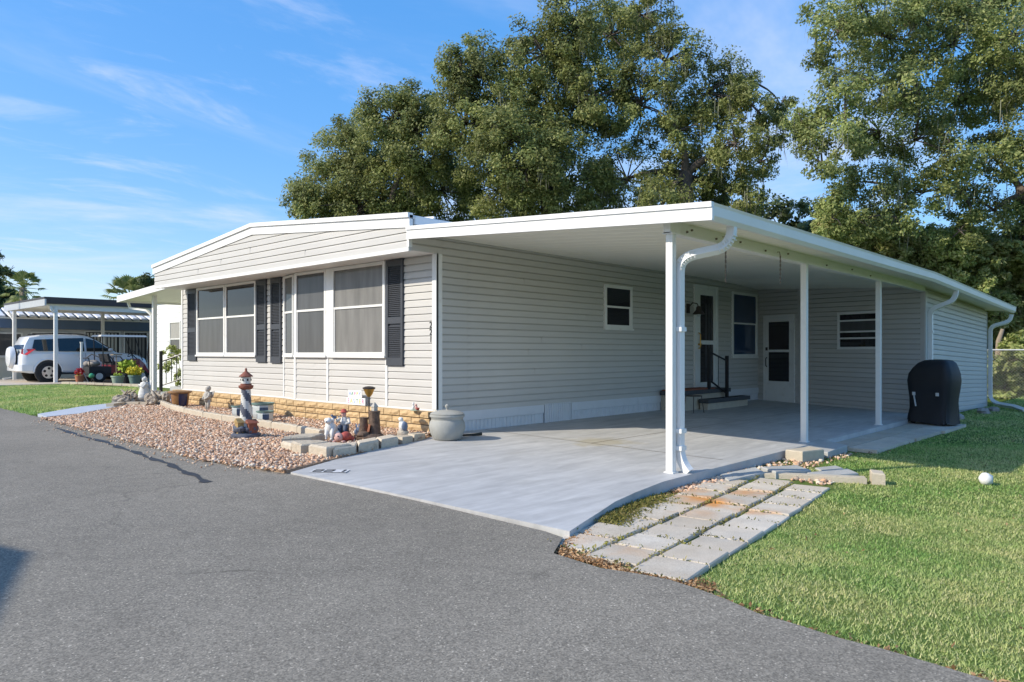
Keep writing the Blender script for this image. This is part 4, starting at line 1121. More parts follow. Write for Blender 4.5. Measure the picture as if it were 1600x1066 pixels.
# ---------------------------------------------------------------- carport
cp = thing('carport', 'white carport with flat pan roof on three square posts beside the house', 'carport', (10, 5.7, 0))
CZ = lambda y: 2.87 - .075 * (8 - y)
drop = lambda x: -.03 * max(0, x - 14.84)
me = None
offc = wloc(cp)
N = 38; pw = (17.95 - 6.48) / N
mb = MB(); sec = [(0.003, .0), (pw - .003, .0), (pw - .003, .055), (.003, .055)]; sec = [(.004, .012), (.02, .0), (pw - .02, .0), (pw - .004, .012), (pw - .001, .05), (.001, .05)]
ya, yb = 3.50, 7.97; k = len(sec)
mb.add([(x, y - 5.7, CZ(y) + z) for y in (ya, yb) for x, z in sec], [tuple(range(k))[::-1], tuple(range(k, 2 * k))] + [(i, (i + 1) % k, k + (i + 1) % k, k + i) for i in range(k)])
pm_ = mb.mesh('roof_panel', 'ceiling_pan')
for i in range(N):
    link('roof_panel', pm_, cp, (6.48 + i * pw - offc.x, 0, 0 if i < 27 else drop(6.48 + i * pw)))
mb = MB(); mb.prism([(6.48, 3.45), (17.97, 3.45), (17.97, 7.92), (6.48, 7.92)], 0, 0, lambda x, y: CZ(y) + .056, lambda x, y: CZ(y) + .07); mb.build('roof_sheet', 'roof_white', cp)
mb = MB(); mb.prism([(17.952, 3.5), (23.1, 3.5), (23.1, 8.0), (17.952, 8.0)], 0, 0, lambda x, y: CZ(y) + drop(x), lambda x, y: CZ(y) + drop(x) + .07); mb.build('roof_panel', 'ceiling_pan', cp)
# front fascia: lower face, bead and upper lip
FB = lambda y: 2.79 - .066 * (8 - y)
for (x0, x1, a, b) in ((6.435, 6.475, 0, .112), (6.418, 6.475, .113, .165), (6.428, 6.46, -.014, -.001)):
    mb = MB(); mb.prism([(x0, 3.365), (x1, 3.365), (x1, 7.985), (x0, 7.985)], 0, 0, lambda x, y: FB(y) + a, lambda x, y: FB(y) + b); mb.build('front_fascia', 'white_paint', cp)
# side gutter
def gut(x0, x1):
    mb = MB(); sec = [(3.497, 2.50), (3.43, 2.488), (3.395, 2.53), (3.385, 2.62), (3.37, 2.648), (3.392, 2.655), (3.497, 2.655)]; n = len(sec)
    mb.add([(x, y, z + drop(x)) for x in (x0, x1) for y, z in sec], [tuple(range(n))[::-1], tuple(range(n, 2 * n))] + [(i, (i + 1) % n, n + (i + 1) % n, n + i) for i in range(n)])
    mb.build('gutter', 'white_paint', cp)
gut(6.478, 14.84); gut(14.846, 23.15)
# header beam, bolts, posts
mb = MB(); mb.box((6.62, 3.93, 2.435), (16.45, 4.01, 2.566)); mb.box((6.62, 3.915, 2.43), (16.45, 4.025, 2.445)); beam = mb.build('header_beam', 'white_trim', cp)
for i, x in enumerate((6.95, 7.05, 7.6, 8.2, 8.9, 9.6, 11.0, 12.1, 13.0)):
    mb = MB(); mb.tube([(x, 3.912, 2.48 + .03 * (i % 2)), (x, 3.93, 2.48 + .03 * (i % 2))], .012, 6); mb.build('bolt', 'chain_rust', beam)
pm2 = MB(); a = .0385
pm2.box((-a, -a, 0), (a, a, 2.49)); 
for s_ in (-1, 1):
    pm2.box((-.012, s_ * a, .0), (.012, s_ * (a + .003), 2.47)); pm2.box((s_ * a, -.012, .0), (s_ * (a + .003), .012, 2.47))
pm2.box((-.055, -.055, -.004), (.055, .055, .008))
pme = pm2.mesh('post', 'white_trim')
for X in (6.70, 10.28, 13.59): link('post', pme, cp, (X - offc.x, 3.97 - offc.y, -.047))
def spout(pts, name='downspout', w=(.085, .07), bands=(), mat='white_paint'):
    mb = MB(); mb.tube(pts, 0, flat=w)
    s = mb.build(name, mat, cp)
    for p in bands:
        b = MB(); b.box((p[0] - w[0] * .62, p[1] - w[1] * .8, p[2]), (p[0] + w[0] * .62, p[1] + w[1] * .8, p[2] + .045)); b.build('joint_band', mat, s)
    return s
def curve(p0, p1, p2, n=7):
    p0, p1, p2 = Vector(p0), Vector(p1), Vector(p2)
    return [tuple(p0 * (1 - t) ** 2 + p1 * 2 * t * (1 - t) + p2 * t * t) for t in [i / n for i in range(n + 1)]]
s1 = spout(curve((7.06, 3.47, 2.50), (7.06, 3.47, 2.30), (6.98, 3.60, 2.265)) + curve((6.87, 3.77, 2.225), (6.79, 3.925, 2.19), (6.79, 3.925, 2.05)) + [(6.79, 3.925, 1.2), (6.79, 3.925, .22)] + curve((6.79, 3.925, .22), (6.79, 3.92, .06), (6.81, 3.82, -.04)), bands=((6.79, 3.925, 1.42), (6.79, 3.925, .36), (6.79, 3.925, .18)))
# ribs of the flexible elbows
for pts in (curve((7.06, 3.47, 2.42), (7.06, 3.47, 2.30), (6.98, 3.60, 2.265)), curve((6.87, 3.77, 2.225), (6.79, 3.925, 2.19), (6.79, 3.925, 2.05))):
    for i in range(7):
        p = Vector(pts[i]); q = Vector(pts[i + 1]); mb = MB(); t = (q - p).normalized(); m_ = (p + q) / 2
        mb.tube([m_ - t * .004, m_ + t * .004], 0, flat=(.093, .078)); mb.build('elbow_rib', 'white_paint', s1)
spout(curve((16.80, 3.46, 2.45), (16.80, 3.46, 2.25), (16.76, 3.6, 2.2)) + curve((16.72, 3.75, 2.13), (16.68, 3.89, 2.08), (16.68, 3.89, 1.95)) + [(16.68, 3.89, 1.2), (16.68, 3.89, .0)], bands=((16.68, 3.89, 1.6),))
spout(curve((22.95, 3.46, 2.2), (22.95, 3.46, 2.02), (22.85, 3.62, 1.97)) + curve((22.75, 3.77, 1.92), (22.66, 3.88, 1.88), (22.66, 3.88, 1.75)) + [(22.66, 3.88, .1)] + curve((22.66, 3.88, .1), (22.66, 3.88, -.1), (22.3, 3.6, -.13)) + [(21.6, 3.2, -.13), (21.0, 2.9, -.17)], bands=((22.66, 3.88, 1.0),))

# ---------------------------------------------------------------- shed at the end of the carport
shed = thing('storage_shed', 'grey-sided storage shed closing the back of the carport', 'shed', (17, 6, 0))
P0, P1 = (17.7, 8.0), (16.5, 3.95)
sl_ = math.hypot(P1[0] - P0[0], P1[1] - P0[1]); SF = Wall(P0, (P1[1] - P0[1], -(P1[0] - P0[0])))
SS = Wall((16.5, 3.95), (0, -1))
zc_ = lambda u: CZ(8 - 4.05 * u / sl_) - .004 + drop(17.7 - 1.2 * u / sl_)
offs = wloc(shed); h = .1045; DZ = -.05
def uend(z):
    for i in range(200):
        u = sl_ * (1 - i / 200)
        if z + DZ * u / sl_ <= zc_(u): return u
    return .02
z = -.03
while z < zc_(0) - .03:
    zt = min(z + h, zc_(.1)); a, b = uend(z), uend(zt)
    p = SF(0, 0, z)
    if a >= sl_ * .99 and b >= sl_ * .99:
        key = 'full'
        if 'SHM' not in globals(): SHM = plank_mesh(sl_, h, DZ)
        me = SHM
    else: me = plank_mesh(a, zt - z, DZ * a / sl_, .018, 'siding', 0, 0, max(b, .02))
    link('siding_plank', me, shed, (p[0] - offs.x, p[1] - offs.y, p[2] - offs.z), (0, 0, SF.ang)); z += h
mb = MB(); cpoly = [(17.72, 8.0), (16.53, 3.97), (22.48, 3.97), (22.48, 8.0)]
mb.prism(cpoly, 0, 0, lambda x, y: -.25, lambda x, y: CZ(y) + drop(x) - .012); mb.build('wall', 'siding_core', shed)
side_wall(shed, SS, 6.0, -.06, 2.44, .104, -.16)
mb = MB(); mb.box((0, -.02, -.32), (6.0, -.004, -.02), SS); mb.build('plinth', 'concrete_plain', shed)
mb = MB(); mb.box((sl_ - .075, -.01, -.08), (sl_ + .024, .026, 2.44), SF); mb.build('corner_trim', 'siding', shed)
mb = MB(); mb.box((-.028, -.01, -.08), (.085, .026, 2.44), SS); mb.build('corner_trim', 'siding', shed)
mb = MB(); mb.box((5.93, -.01, -.22), (6.02, .026, 2.26), SS); mb.build('corner_trim', 'siding', shed)
mb = MB(); mb.box((1.20, -.01, -.05), (1.27, .024, 2.75), SF); mb.build('batten', 'siding', shed)
# shed storm door
a, b, zb, zt = .20, 1.12, -.03, 2.12
mb = MB(); mb.box((a, -.01, zt - .06), (b, .045, zt), SF); mb.box((a, -.01, zb), (a + .06, .043, zt - .06), SF); mb.box((b - .06, -.01, zb), (b, .043, zt - .06), SF)
sd = mb.build('door', 'white_trim', shed)
mb = MB(); a2, b2 = a + .064, b - .064
mb.box((a2, .0, zb + .012), (a2 + .09, .036, zt - .064), SF); mb.box((b2 - .09, .0, zb + .012), (b2, .036, zt - .064), SF)
for q0, q1 in ((zb + .012, .50), (1.21, 1.27), (zt - .17, zt - .064)): mb.box((a2 + .09, .0, q0), (b2 - .09, .036, q1), SF)
mb.build('door_leaf', 'white_trim', sd)
for q0, q1 in ((.50, 1.21), (1.27, zt - .17)):
    mb = MB(); mb.box((a2 + .088, .019, q0), (b2 - .088, .024, q1), SF); mb.build('glass_panel', 'glass_dark', sd)
mb = MB(); mb.tube([SF(a2 + .045, .036, .85), SF(a2 + .045, .08, .88), SF(a2 + .045, .08, 1.05), SF(a2 + .045, .036, 1.08)], .012, 6); mb.box((a2 + .02, .036, 1.25), (a2 + .07, .06, 1.33), SF); mb.build('door_handle', 'dark_metal', sd)
window(shed, SF, 2.27, 3.27, 1.27, 2.10, (1.515, 1.66, 1.905), ('glass_dark', 'glass_dark', 'screen_grey', 'glass_dark'), .055, .05, False)

# hanging chains under the beam
for (x, z0, z1, lab) in ((7.70, 2.46, 2.02, 'short rusty chain with hook hanging from the carport beam near the front downspout'), (9.20, 2.44, 2.10, 'rusty chain hanging from the carport beam before the middle post')):
    mb = MB(); z = z0; i = 0
    mb.tube([(x, 3.90, z0 + .05), (x, 3.87, z0 + .05), (x, 3.86, z0)], .006, 5)
    while z > z1:
        if i % 2: mb.box((x - .009, 3.857, z - .032), (x + .009, 3.863, z))
        else: mb.box((x - .003, 3.851, z - .032), (x + .003, 3.869, z))
        z -= .027; i += 1
    o = link('hanging_chain', mb.mesh('hanging_chain', 'chain_rust', False, Vector((x, 3.86, z1))), None, (x, 3.86, z1)); tag(o, lab, 'chain', 'chains under the carport roof')

# entry steps under the carport
es3 = thing('entry_steps', 'two carpeted grey steps with red mat and black railing at the side door', 'steps', (14.4, 7.7, 0))
for (x0, x1, y0, y1, z0, z1) in ((13.0, 15.25, 7.52, 7.96, .0, .33), (13.8, 15.75, 7.30, 7.515, .0, .145)):
    mb = MB(); mb.box((x0 + .05, y0 + .04, z0), (x1 - .05, y1, z1)); mb.build('step_base', 'curb_pale', es3)
    mb = MB(); mb.box((x0, y0, z1 + .001), (x1, y1, z1 + .085)); mb.build('tread', 'tread_grey', es3)
mb = MB(); mb.box((13.05, 7.56, .417), (14.6, 7.94, .44)); mb.build('door_mat', 'mat_red', es3)
for x, y, z0, z1 in ((14.30, 7.55, .416, 1.29), (14.92, 7.45, .232, 1.13)):
    mb = MB(); mb.box((x - .03, y - .03, z0), (x + .03, y + .03, z1)); mb.build('railing_post', 'black_iron', es3)
for za, zb_ in ((1.22, 1.02), (.62, .30)):
    mb = MB(); mb.tube([(14.30, 7.55, za), (14.92, 7.45, zb_)], .02, 6); mb.build('handrail', 'black_iron', es3)
mb = MB(); mb.tube([(14.62, 7.50, .46), (14.62, 7.50, 1.12)], .009, 6); mb.build('baluster', 'black_iron', es3)
# wire plant stand beside the steps
ws = thing('wire_stand', 'low thin wire plant stand on the slab before the side steps', 'plant stand', (13.1, 7.25, .01))
mb = MB(); mb.lathe([(.17, .33), (.17, .345)], 16, (13.1, 7.25, 0)); mb.build('shelf', 'dark_metal', ws)
for k in range(4):
    q = k * math.pi / 2 + .5; mb = MB(); mb.tube([(13.1 + .15 * math.cos(q), 7.25 + .15 * math.sin(q), .34), (13.1 + .2 * math.cos(q), 7.25 + .2 * math.sin(q), .005)], .008, 5); mb.build('leg', 'dark_metal', ws)

# ================================================================ garden ornaments
def piece(parent, name, mats, fn, smooth=40):
    mb = MB(); fn(mb); return mb.build(name, mats, parent, smooth, local=True)
random.seed(9)
GZ = .04
# lighthouse
t = thing('lighthouse_ornament', 'striped model lighthouse with red roof standing in the gravel', 'lighthouse', (4.95, 9.68, .03))
def base(mb):
    mb.lathe([(.20, 0), (.20, .03), (.17, .05), (.05, .06)], 18, (0, 0, 0), wob=.06)
    for k in range(26):
        q = k * .39 + random.uniform(-.1, .1); mb.ball((.13 * math.cos(q), .13 * math.sin(q), .07 + random.uniform(0, .05)), random.uniform(.03, .055), 7, 5, .15)
piece(t, 'rock_base', 'lh_dark', base)
piece(t, 'cottage', 'lh_red', lambda mb: (mb.box((-.03, -.15, .05), (.09, -.02, .19)), mb.hexa([(-.05, -.17, .19), (.11, -.17, .19), (.11, 0, .19), (-.05, 0, .19)], [(-.04, -.09, .24), (.10, -.09, .24), (.10, -.08, .24), (-.04, -.08, .24)])))
piece(t, 'cottage', 'lh_yellow', lambda mb: (mb.box((-.15, -.06, .05), (-.04, .03, .20)), mb.hexa([(-.16, -.08, .20), (-.03, -.08, .20), (-.03, .05, .20), (-.16, .05, .20)], [(-.16, -.02, .26), (-.03, -.02, .26), (-.03, -.01, .26), (-.16, -.01, .26)])))
nz_ = 22
def tower(mb):
    prof = [(.092 - .030 * i / nz_, .06 + .60 * i / nz_) for i in range(nz_ + 1)]
    mb.lathe(prof, 24, (0, 0, 0), matf=lambda i, j: 1 if ((j + i * 1.25) % 12) < 6 else 0)
piece(t, 'tower', ['lh_white', 'lh_dark'], tower)
piece(t, 'gallery', 'lh_red', lambda mb: mb.lathe([(.065, .655), (.095, .675), (.10, .69), (.10, .71), (.075, .715), (.075, .735), (.06, .737)], 18))
piece(t, 'lantern_room', 'lh_white', lambda mb: mb.lathe([(.062, .736), (.066, .82), (.062, .835)], 16))
def ports(mb):
    for k in range(6):
        q = k * 1.047 + .4; mb.ball((.064 * math.cos(q), .064 * math.sin(q), .79), (.014, .014, .018), 6, 4)
piece(t, 'porthole', 'digit_black', ports)
piece(t, 'roof', 'lh_red', lambda mb: mb.lathe([(.092, .832), (.095, .84), (.045, .885), (.018, .91), (.014, .93), (.018, .94), (.004, .955)], 16))
# glazed pot
t = thing('glazed_pot', 'large brown and blue drip-glazed pot by the brick wall near the side steps', 'plant pot', (6.55, 15.7, .03))
piece(t, 'body', ['glaze_brown', 'glaze_blue'], lambda mb: mb.lathe([(.13, 0), (.15, .02), (.17, .12), (.185, .25), (.19, .31)], 24, matf=lambda i, j: 1 if (j % 8) in (0, 1, 2, 3) and i < 4 else 0))
piece(t, 'rim', 'pot_brownrim', lambda mb: mb.lathe([(.19, .305), (.235, .32), (.24, .345), (.22, .36), (.20, .35), (.185, .30)], 24))
# cherub
t = thing('cherub_statue', 'weathered stone cherub with clasped hands against the brick wall', 'statue', (6.58, 14.45, .03))
def cherub(mb):
    mb.lathe([(.09, 0), (.095, .02), (.08, .03)], 12)
    mb.tube([(-.01, .035, .02), (0, .04, .12), (0, .035, .22)], [.026, .03, .045], 8); mb.tube([(-.01, -.035, .02), (0, -.04, .12), (0, -.035, .22)], [.026, .03, .045], 8)
    mb.tube([(0, 0, .19), (0, 0, .26), (0, 0, .34), (0, 0, .39)], [.075, .072, .082, .04], 10)
    mb.ball((-.005, 0, .435), (.05, .048, .055), 10, 8)
    mb.ball((.015, 0, .45), (.05, .055, .055), 9, 7, .08)
    for s_ in (-1, 1):
        mb.tube([(0, s_ * .08, .355), (-.035, s_ * .10, .28), (-.085, s_ * .03, .235)], [.03, .026, .02], 8)
        mb.hexa([(.05, s_ * .02, .25), (.06, s_ * .02, .25), (.07, s_ * .09, .27), (.06, s_ * .09, .27)], [(.05, s_ * .03, .38), (.06, s_ * .03, .38), (.08, s_ * .13, .40), (.07, s_ * .13, .40)])
piece(t, 'figure', 'statue_stone', cherub, True)
# ceramic planters
def planter(loc, r, h, lab):
    t = thing('ceramic_planter', lab, 'planter', loc, 0, 'blue and white planters by the brick wall')
    piece(t, 'body', ['glaze_white', 'glaze_pattern'], lambda mb: mb.lathe([(r * .82, 0), (r * .92, h * .15), (r, h * .35), (r * 1.0, h * .75), (r * .95, h * .9)], 8, matf=lambda i, j: 1 if i in (1, 2) and j % 2 else 0), False)
    piece(t, 'rim', 'pot_teal', lambda mb: mb.lathe([(r * .96, h * .88), (r * 1.06, h * .92), (r * 1.06, h), (r * .9, h), (r * .88, h * .9)], 24))
    piece(t, 'soil_fill', 'mulch', lambda mb: mb.lathe([(r * .86, h * .9), (r * .86, h * .935), (.01, h * .95)], 16))
planter((6.32, 12.62, .03), .13, .21, 'small blue and white planter half hidden left of the lighthouse')
planter((6.10, 11.28, .03), .135, .20, 'small blue and white planter standing free right of the lighthouse')
planter((6.42, 11.95, .03), .19, .29, 'larger blue and white planter directly behind the lighthouse')
# kneeling angel and driftwood
t = thing('angel_statue', 'pale kneeling angel statue on a stone plinth near the side steps', 'statue', (6.8, 18.3, 0))
piece(t, 'plinth', 'stone_grey', lambda mb: mb.box((-.16, -.16, 0), (.16, .16, .10)), False)
def angel(mb):
    mb.lathe([(.14, .10), (.15, .16), (.125, .27), (.095, .36), (.10, .43), (.085, .48), (.035, .505)], 14, (0, 0, 0), wob=.03)
    mb.ball((-.01, 0, .555), (.05, .048, .06), 10, 8); mb.ball((.015, 0, .565), (.05, .056, .065), 9, 7, .06)
    for s_ in (-1, 1):
        mb.tube([(0, s_ * .095, .45), (-.07, s_ * .10, .37), (-.12, s_ * .02, .44)], [.036, .03, .02], 8)
        mb.hexa([(.08, s_ * .02, .22), (.095, s_ * .02, .22), (.11, s_ * .10, .25), (.095, s_ * .10, .25)], [(.07, s_ * .03, .50), (.085, s_ * .03, .50), (.12, s_ * .16, .54), (.105, s_ * .16, .54)])
piece(t, 'figure', 'statue_white', angel, True)
def coral(loc, s, lab, sd):
    random.seed(sd); mb = MB()
    for k in range(11): mb.ball((random.uniform(-.2, .2) * s, random.uniform(-.26, .26) * s, random.uniform(.02, .20) * s), (random.uniform(.07, .15) * s, random.uniform(.07, .15) * s, random.uniform(.06, .13) * s), 9, 6, .28, random.uniform(0, 3))
    for k in range(4): mb.tube([(random.uniform(-.1, .1), random.uniform(-.2, .2) * s, .05), (random.uniform(-.1, .1), random.uniform(-.25, .25) * s, .2 * s), (random.uniform(-.1, .1), random.uniform(-.3, .3) * s, .33 * s)], [.06, .04, .015], 7)
    o = link('driftwood_rock', mb.mesh('driftwood_rock', 'coral_rock'), None, loc); tag(o, lab, 'rock', 'gnarled rocks by the side steps')
coral((6.25, 17.75, .02), 1.0, 'gnarled driftwood-like rock left of the pale angel statue', 31)
coral((6.55, 16.95, .02), 1.0, 'gnarled driftwood-like rock between the angel statue and the glazed pot', 32)
# lidded urn with hose
t = thing('hose_urn', 'round grey lidded hose urn at the house corner on the drive', 'urn', (6.72, 7.46, .012))
piece(t, 'body', 'urn_resin', lambda mb: mb.lathe([(.17, 0), (.195, .02), (.235, .10), (.248, .17), (.24, .235), (.215, .275), (.222, .30), (.238, .315), (.24, .335), (.225, .345)], 32))
piece(t, 'lid', 'urn_resin', lambda mb: mb.lathe([(.228, .343), (.235, .355), (.20, .375), (.12, .395), (.035, .405)], 32))
piece(t, 'knob', 'urn_resin', lambda mb: mb.lathe([(.018, .40), (.014, .42), (.03, .445), (.03, .465), (.012, .482)], 12))
piece(t, 'hose', 'rubber_hose', lambda mb: mb.tube([(.20, -.02, .06), (.30, .0, .03), (.42, .06, .02), (.56, .03, .018), (.66, .0, .022)], [.016, .016, .016, .018, .024], 8))
# stump fountain with torch lamp
t = thing('stump_ornament', 'brown tree-stump ornament with a plaque among the corner figurines', 'ornament', (5.98, 8.22, .03))
piece(t, 'base', 'resin_stump', lambda mb: (mb.lathe([(.19, 0), (.20, .03), (.17, .06), (.1, .07)], 16, wob=.08), mb.ball((-.12, -.03, .06), (.10, .08, .05), 9, 6, .1)))
piece(t, 'stump', 'resin_stump', lambda mb: mb.lathe([(.085, .05), (.075, .15), (.07, .32), (.078, .37), (.055, .375), (.05, .35)], 12, (.05, -.05, 0), wob=.07))
piece(t, 'stump', 'resin_stump', lambda mb: mb.lathe([(.07, .05), (.06, .12), (.058, .25), (.062, .28), (.03, .275)], 12, (-.02, .10, 0), wob=.07))
piece(t, 'plaque', 'terracotta', lambda mb: mb.hexa([(-.09, -.07, .10), (-.07, -.09, .10), (0.02, .02, .10), (0, .04, .10)], [(-.06, -.06, .19), (-.04, -.08, .19), (.04, .03, .19), (.02, .05, .19)]))
piece(t, 'birdhouse', 'statue_stone', lambda mb: (mb.box((.02, -.08, .375), (.08, -.02, .43)), mb.hexa([(.01, -.09, .43), (.09, -.09, .43), (.09, -.01, .43), (.01, -.01, .43)], [(.045, -.055, .49), (.055, -.055, .49), (.055, -.045, .49), (.045, -.045, .49)])))
t = thing('torch_lamp', 'small brass cup garden lamp on a thin stake behind the stump', 'garden lamp', (6.12, 8.42, .03))
piece(t, 'stake', 'dark_metal', lambda mb: mb.tube([(0, 0, 0), (0, 0, .56)], .009, 6))
piece(t, 'cup', 'brass', lambda mb: mb.lathe([(.02, .55), (.05, .59), (.075, .65), (.085, .665)], 14))
piece(t, 'cap', 'dark_metal', lambda mb: mb.lathe([(.088, .662), (.09, .68), (.05, .695), (.01, .70)], 14))
# white dog
t = thing('dog_figurine', 'white sitting dog figurine at the front of the corner bed', 'figurine', (5.55, 8.50, .03), R(35))
def dog(mb):
    mb.ball((.05, 0, .10), (.10, .075, .10), 12, 8); mb.tube([(.05, 0, .10), (-.01, 0, .17), (-.05, 0, .23)], [.085, .07, .05], 10)
    mb.ball((-.07, 0, .255), (.05, .045, .045), 10, 8); mb.ball((-.115, 0, .245), (.035, .026, .024), 9, 6)
    for s_ in (-1, 1):
        mb.tube([(-.035, s_ * .04, .17), (-.05, s_ * .04, .07), (-.06, s_ * .04, .0)], [.03, .022, .02], 8); mb.ball((-.07, s_ * .04, .012), (.03, .02, .013), 8, 5)
        mb.ball((.06, s_ * .07, .06), (.07, .035, .055), 9, 6); mb.ball((.0, s_ * .085, .014), (.04, .022, .015), 8, 5)
        mb.tube([(-.055, s_ * .035, .285), (-.04, s_ * .055, .27), (-.045, s_ * .06, .225)], [.012, .02, .008], 7)
    mb.tube([(.14, 0, .04), (.19, .02, .05), (.20, .05, .08)], [.02, .016, .008], 7)
piece(t, 'body', 'fig_white', dog, True)
piece(t, 'nose', 'digit_black', lambda mb: mb.ball((-.15, 0, .25), .01, 6, 4), True)
# boy figurine with bird
t = thing('boy_figurine', 'painted boy figurine in denim on a log behind the white dog', 'figurine', (5.80, 8.56, .03), R(40))
piece(t, 'log', 'resin_stump', lambda mb: mb.lathe([(.09, 0), (.08, .06), (.075, .13)], 10, wob=.08))
piece(t, 'trousers', 'fig_denim', lambda mb: (mb.tube([(.02, .035, .15), (-.07, .04, .15), (-.085, .04, .03)], [.04, .036, .026], 8), mb.tube([(.02, -.035, .15), (-.07, -.04, .15), (-.085, -.04, .03)], [.04, .036, .026], 8), mb.ball((.02, 0, .16), (.055, .06, .045), 9, 6)), True)
piece(t, 'shirt', 'statue_white', lambda mb: (mb.tube([(.02, 0, .16), (.02, 0, .23), (.015, 0, .285)], [.058, .06, .03], 10), mb.tube([(.02, .055, .26), (-.02, .09, .22), (-.08, .08, .25)], [.024, .02, .016], 7), mb.tube([(.02, -.055, .26), (-.02, -.085, .20), (-.07, -.03, .19)], [.024, .02, .016], 7)), True)
piece(t, 'head', 'fig_pink', lambda mb: (mb.ball((.0, 0, .325), (.038, .036, .044), 10, 8), mb.ball((-.038, 0, .32), (.009, .008, .009), 6, 4)), True)
piece(t, 'hat', 'fig_red', lambda mb: (mb.lathe([(.062, .345), (.064, .352), (.04, .356), (.036, .385), (.01, .395)], 12)), True)
piece(t, 'bird', 'fig_blue', lambda mb: (mb.ball((-.10, .10, .285), (.045, .02, .022), 8, 6, 0, -.5), mb.ball((-.135, .125, .31), .018, 8, 6), mb.hexa([(-.06, .06, .28), (-.05, .07, .28), (-.01, .04, .30), (-.02, .03, .30)], [(-.06, .06, .29), (-.05, .07, .29), (-.01, .04, .31), (-.02, .03, .31)])), True)
# red frog-like figure
t = thing('frog_figurine', 'red and pink crouching figurine at the feet of the white dog', 'figurine', (5.47, 8.13, .03), R(20))
piece(t, 'body', 'fig_red', lambda mb: (mb.ball((.06, -.03, .07), (.09, .07, .065), 11, 8), mb.ball((.13, -.06, .04), (.05, .05, .035), 9, 6)), True)
piece(t, 'face', 'fig_pink', lambda mb: (mb.ball((-.03, .02, .065), (.055, .062, .06), 11, 8), mb.ball((-.06, .06, .015), (.04, .022, .014), 8, 5), mb.ball((-.03, -.06, .015), (.04, .022, .014), 8, 5)), True)
piece(t, 'eye', 'digit_black', lambda mb: (mb.ball((-.072, .045, .085), .010, 6, 4), mb.ball((-.078, -.005, .085), .010, 6, 4)), True)
# rabbit
t = thing('rabbit_figurine', 'little white rabbit figurine left of the stump ornament', 'figurine', (6.0, 8.52, .03), R(60))
piece(t, 'body', 'fig_white', lambda mb: (mb.ball((.02, 0, .055), (.075, .05, .055), 10, 7), mb.ball((-.06, 0, .10), (.038, .032, .034), 9, 7), mb.tube([(-.045, .015, .12), (-.02, .02, .16), (.0, .02, .175)], [.012, .014, .005], 7), mb.tube([(-.045, -.015, .12), (-.02, -.02, .16), (.0, -.02, .175)], [.012, .014, .005], 7), mb.ball((.095, 0, .05), .02, 7, 5)), True)
# blue-white bird by the urn
t = thing('bird_figurine', 'blue and white perched bird figurine on a rock beside the urn', 'figurine', (6.30, 7.90, .03), R(-30))
piece(t, 'rock', 'edging_stone', lambda mb: mb.ball((0, 0, .06), (.085, .08, .065), 9, 6, .12))
piece(t, 'body', 'fig_white', lambda mb: (mb.tube([(.0, 0, .10), (.0, 0, .17), (-.015, 0, .23)], [.05, .055, .035], 10), mb.ball((-.025, 0, .255), (.036, .032, .033), 9, 7)), True)
piece(t, 'wing', 'fig_blue', lambda mb: (mb.ball((.02, .045, .165), (.045, .018, .065), 9, 6), mb.ball((.02, -.045, .165), (.045, .018, .065), 9, 6), mb.hexa([(.03, -.025, .09), (.06, -.02, .08), (.06, .02, .08), (.03, .025, .09)], [(.04, -.03, .15), (.055, -.02, .15), (.055, .02, .15), (.04, .03, .15)])), True)
piece(t, 'beak', 'fig_orange', lambda mb: mb.tube([(-.055, 0, .252), (-.08, 0, .245)], [.009, .002], 6), True)
# little group on the brick cap
t = thing('bunny_pair_figurine', 'tiny pink and white figurine pair on the brick cap near the corner', 'figurine', (6.78, 8.22, .362))
piece(t, 'base', 'pot_green', lambda mb: mb.lathe([(.055, 0), (.055, .012), (.03, .016)], 12, sy=1.5))
piece(t, 'figure', 'fig_white', lambda mb: (mb.ball((0, .035, .045), (.024, .024, .034), 8, 6), mb.ball((-.005, .035, .088), .019, 8, 6), mb.tube([(0, .045, .1), (.0, .05, .125)], .006, 5), mb.tube([(0, .028, .1), (.0, .025, .125)], .006, 5)), True)
piece(t, 'figure', 'fig_pink', lambda mb: (mb.ball((0, -.03, .042), (.022, .022, .03), 8, 6), mb.ball((-.005, -.03, .08), .018, 8, 6)), True)
piece(t, 'basket', 'fig_red', lambda mb: mb.lathe([(.018, .012), (.028, .04), (.025, .045)], 10, (-.01, -.075, 0)), True)
# holiday sign
t = thing('holiday_sign', 'small white sign with coloured Easter lettering on the brick cap', 'sign', (6.87, 9.80, .362))
piece(t, 'board', 'sign_white', lambda mb: mb.box((-.006, -.25, 0), (.006, .25, .115)), False)
piece(t, 'board', 'sign_white', lambda mb: mb.box((-.006, -.16, .117), (.006, .21, .235)), False)
for i, ch in enumerate('EASTER'):
    link('letter', text_mesh(ch, .105, .001, ('print_pink', 'print_yellow', 'print_blue', 'print_green', 'print_yellow', 'print_pink')[i]), t, (-.0085, .195 - i * .078, .058), (R(90), 0, R(-90)))
for i, ch in enumerate('HAPPY'):
    link('letter', text_mesh(ch, .085, .001, ('print_blue', 'print_green', 'print_pink', 'print_yellow', 'print_blue')[i]), t, (-.0085, .155 - i * .066, .176), (R(90), 0, R(-90)))

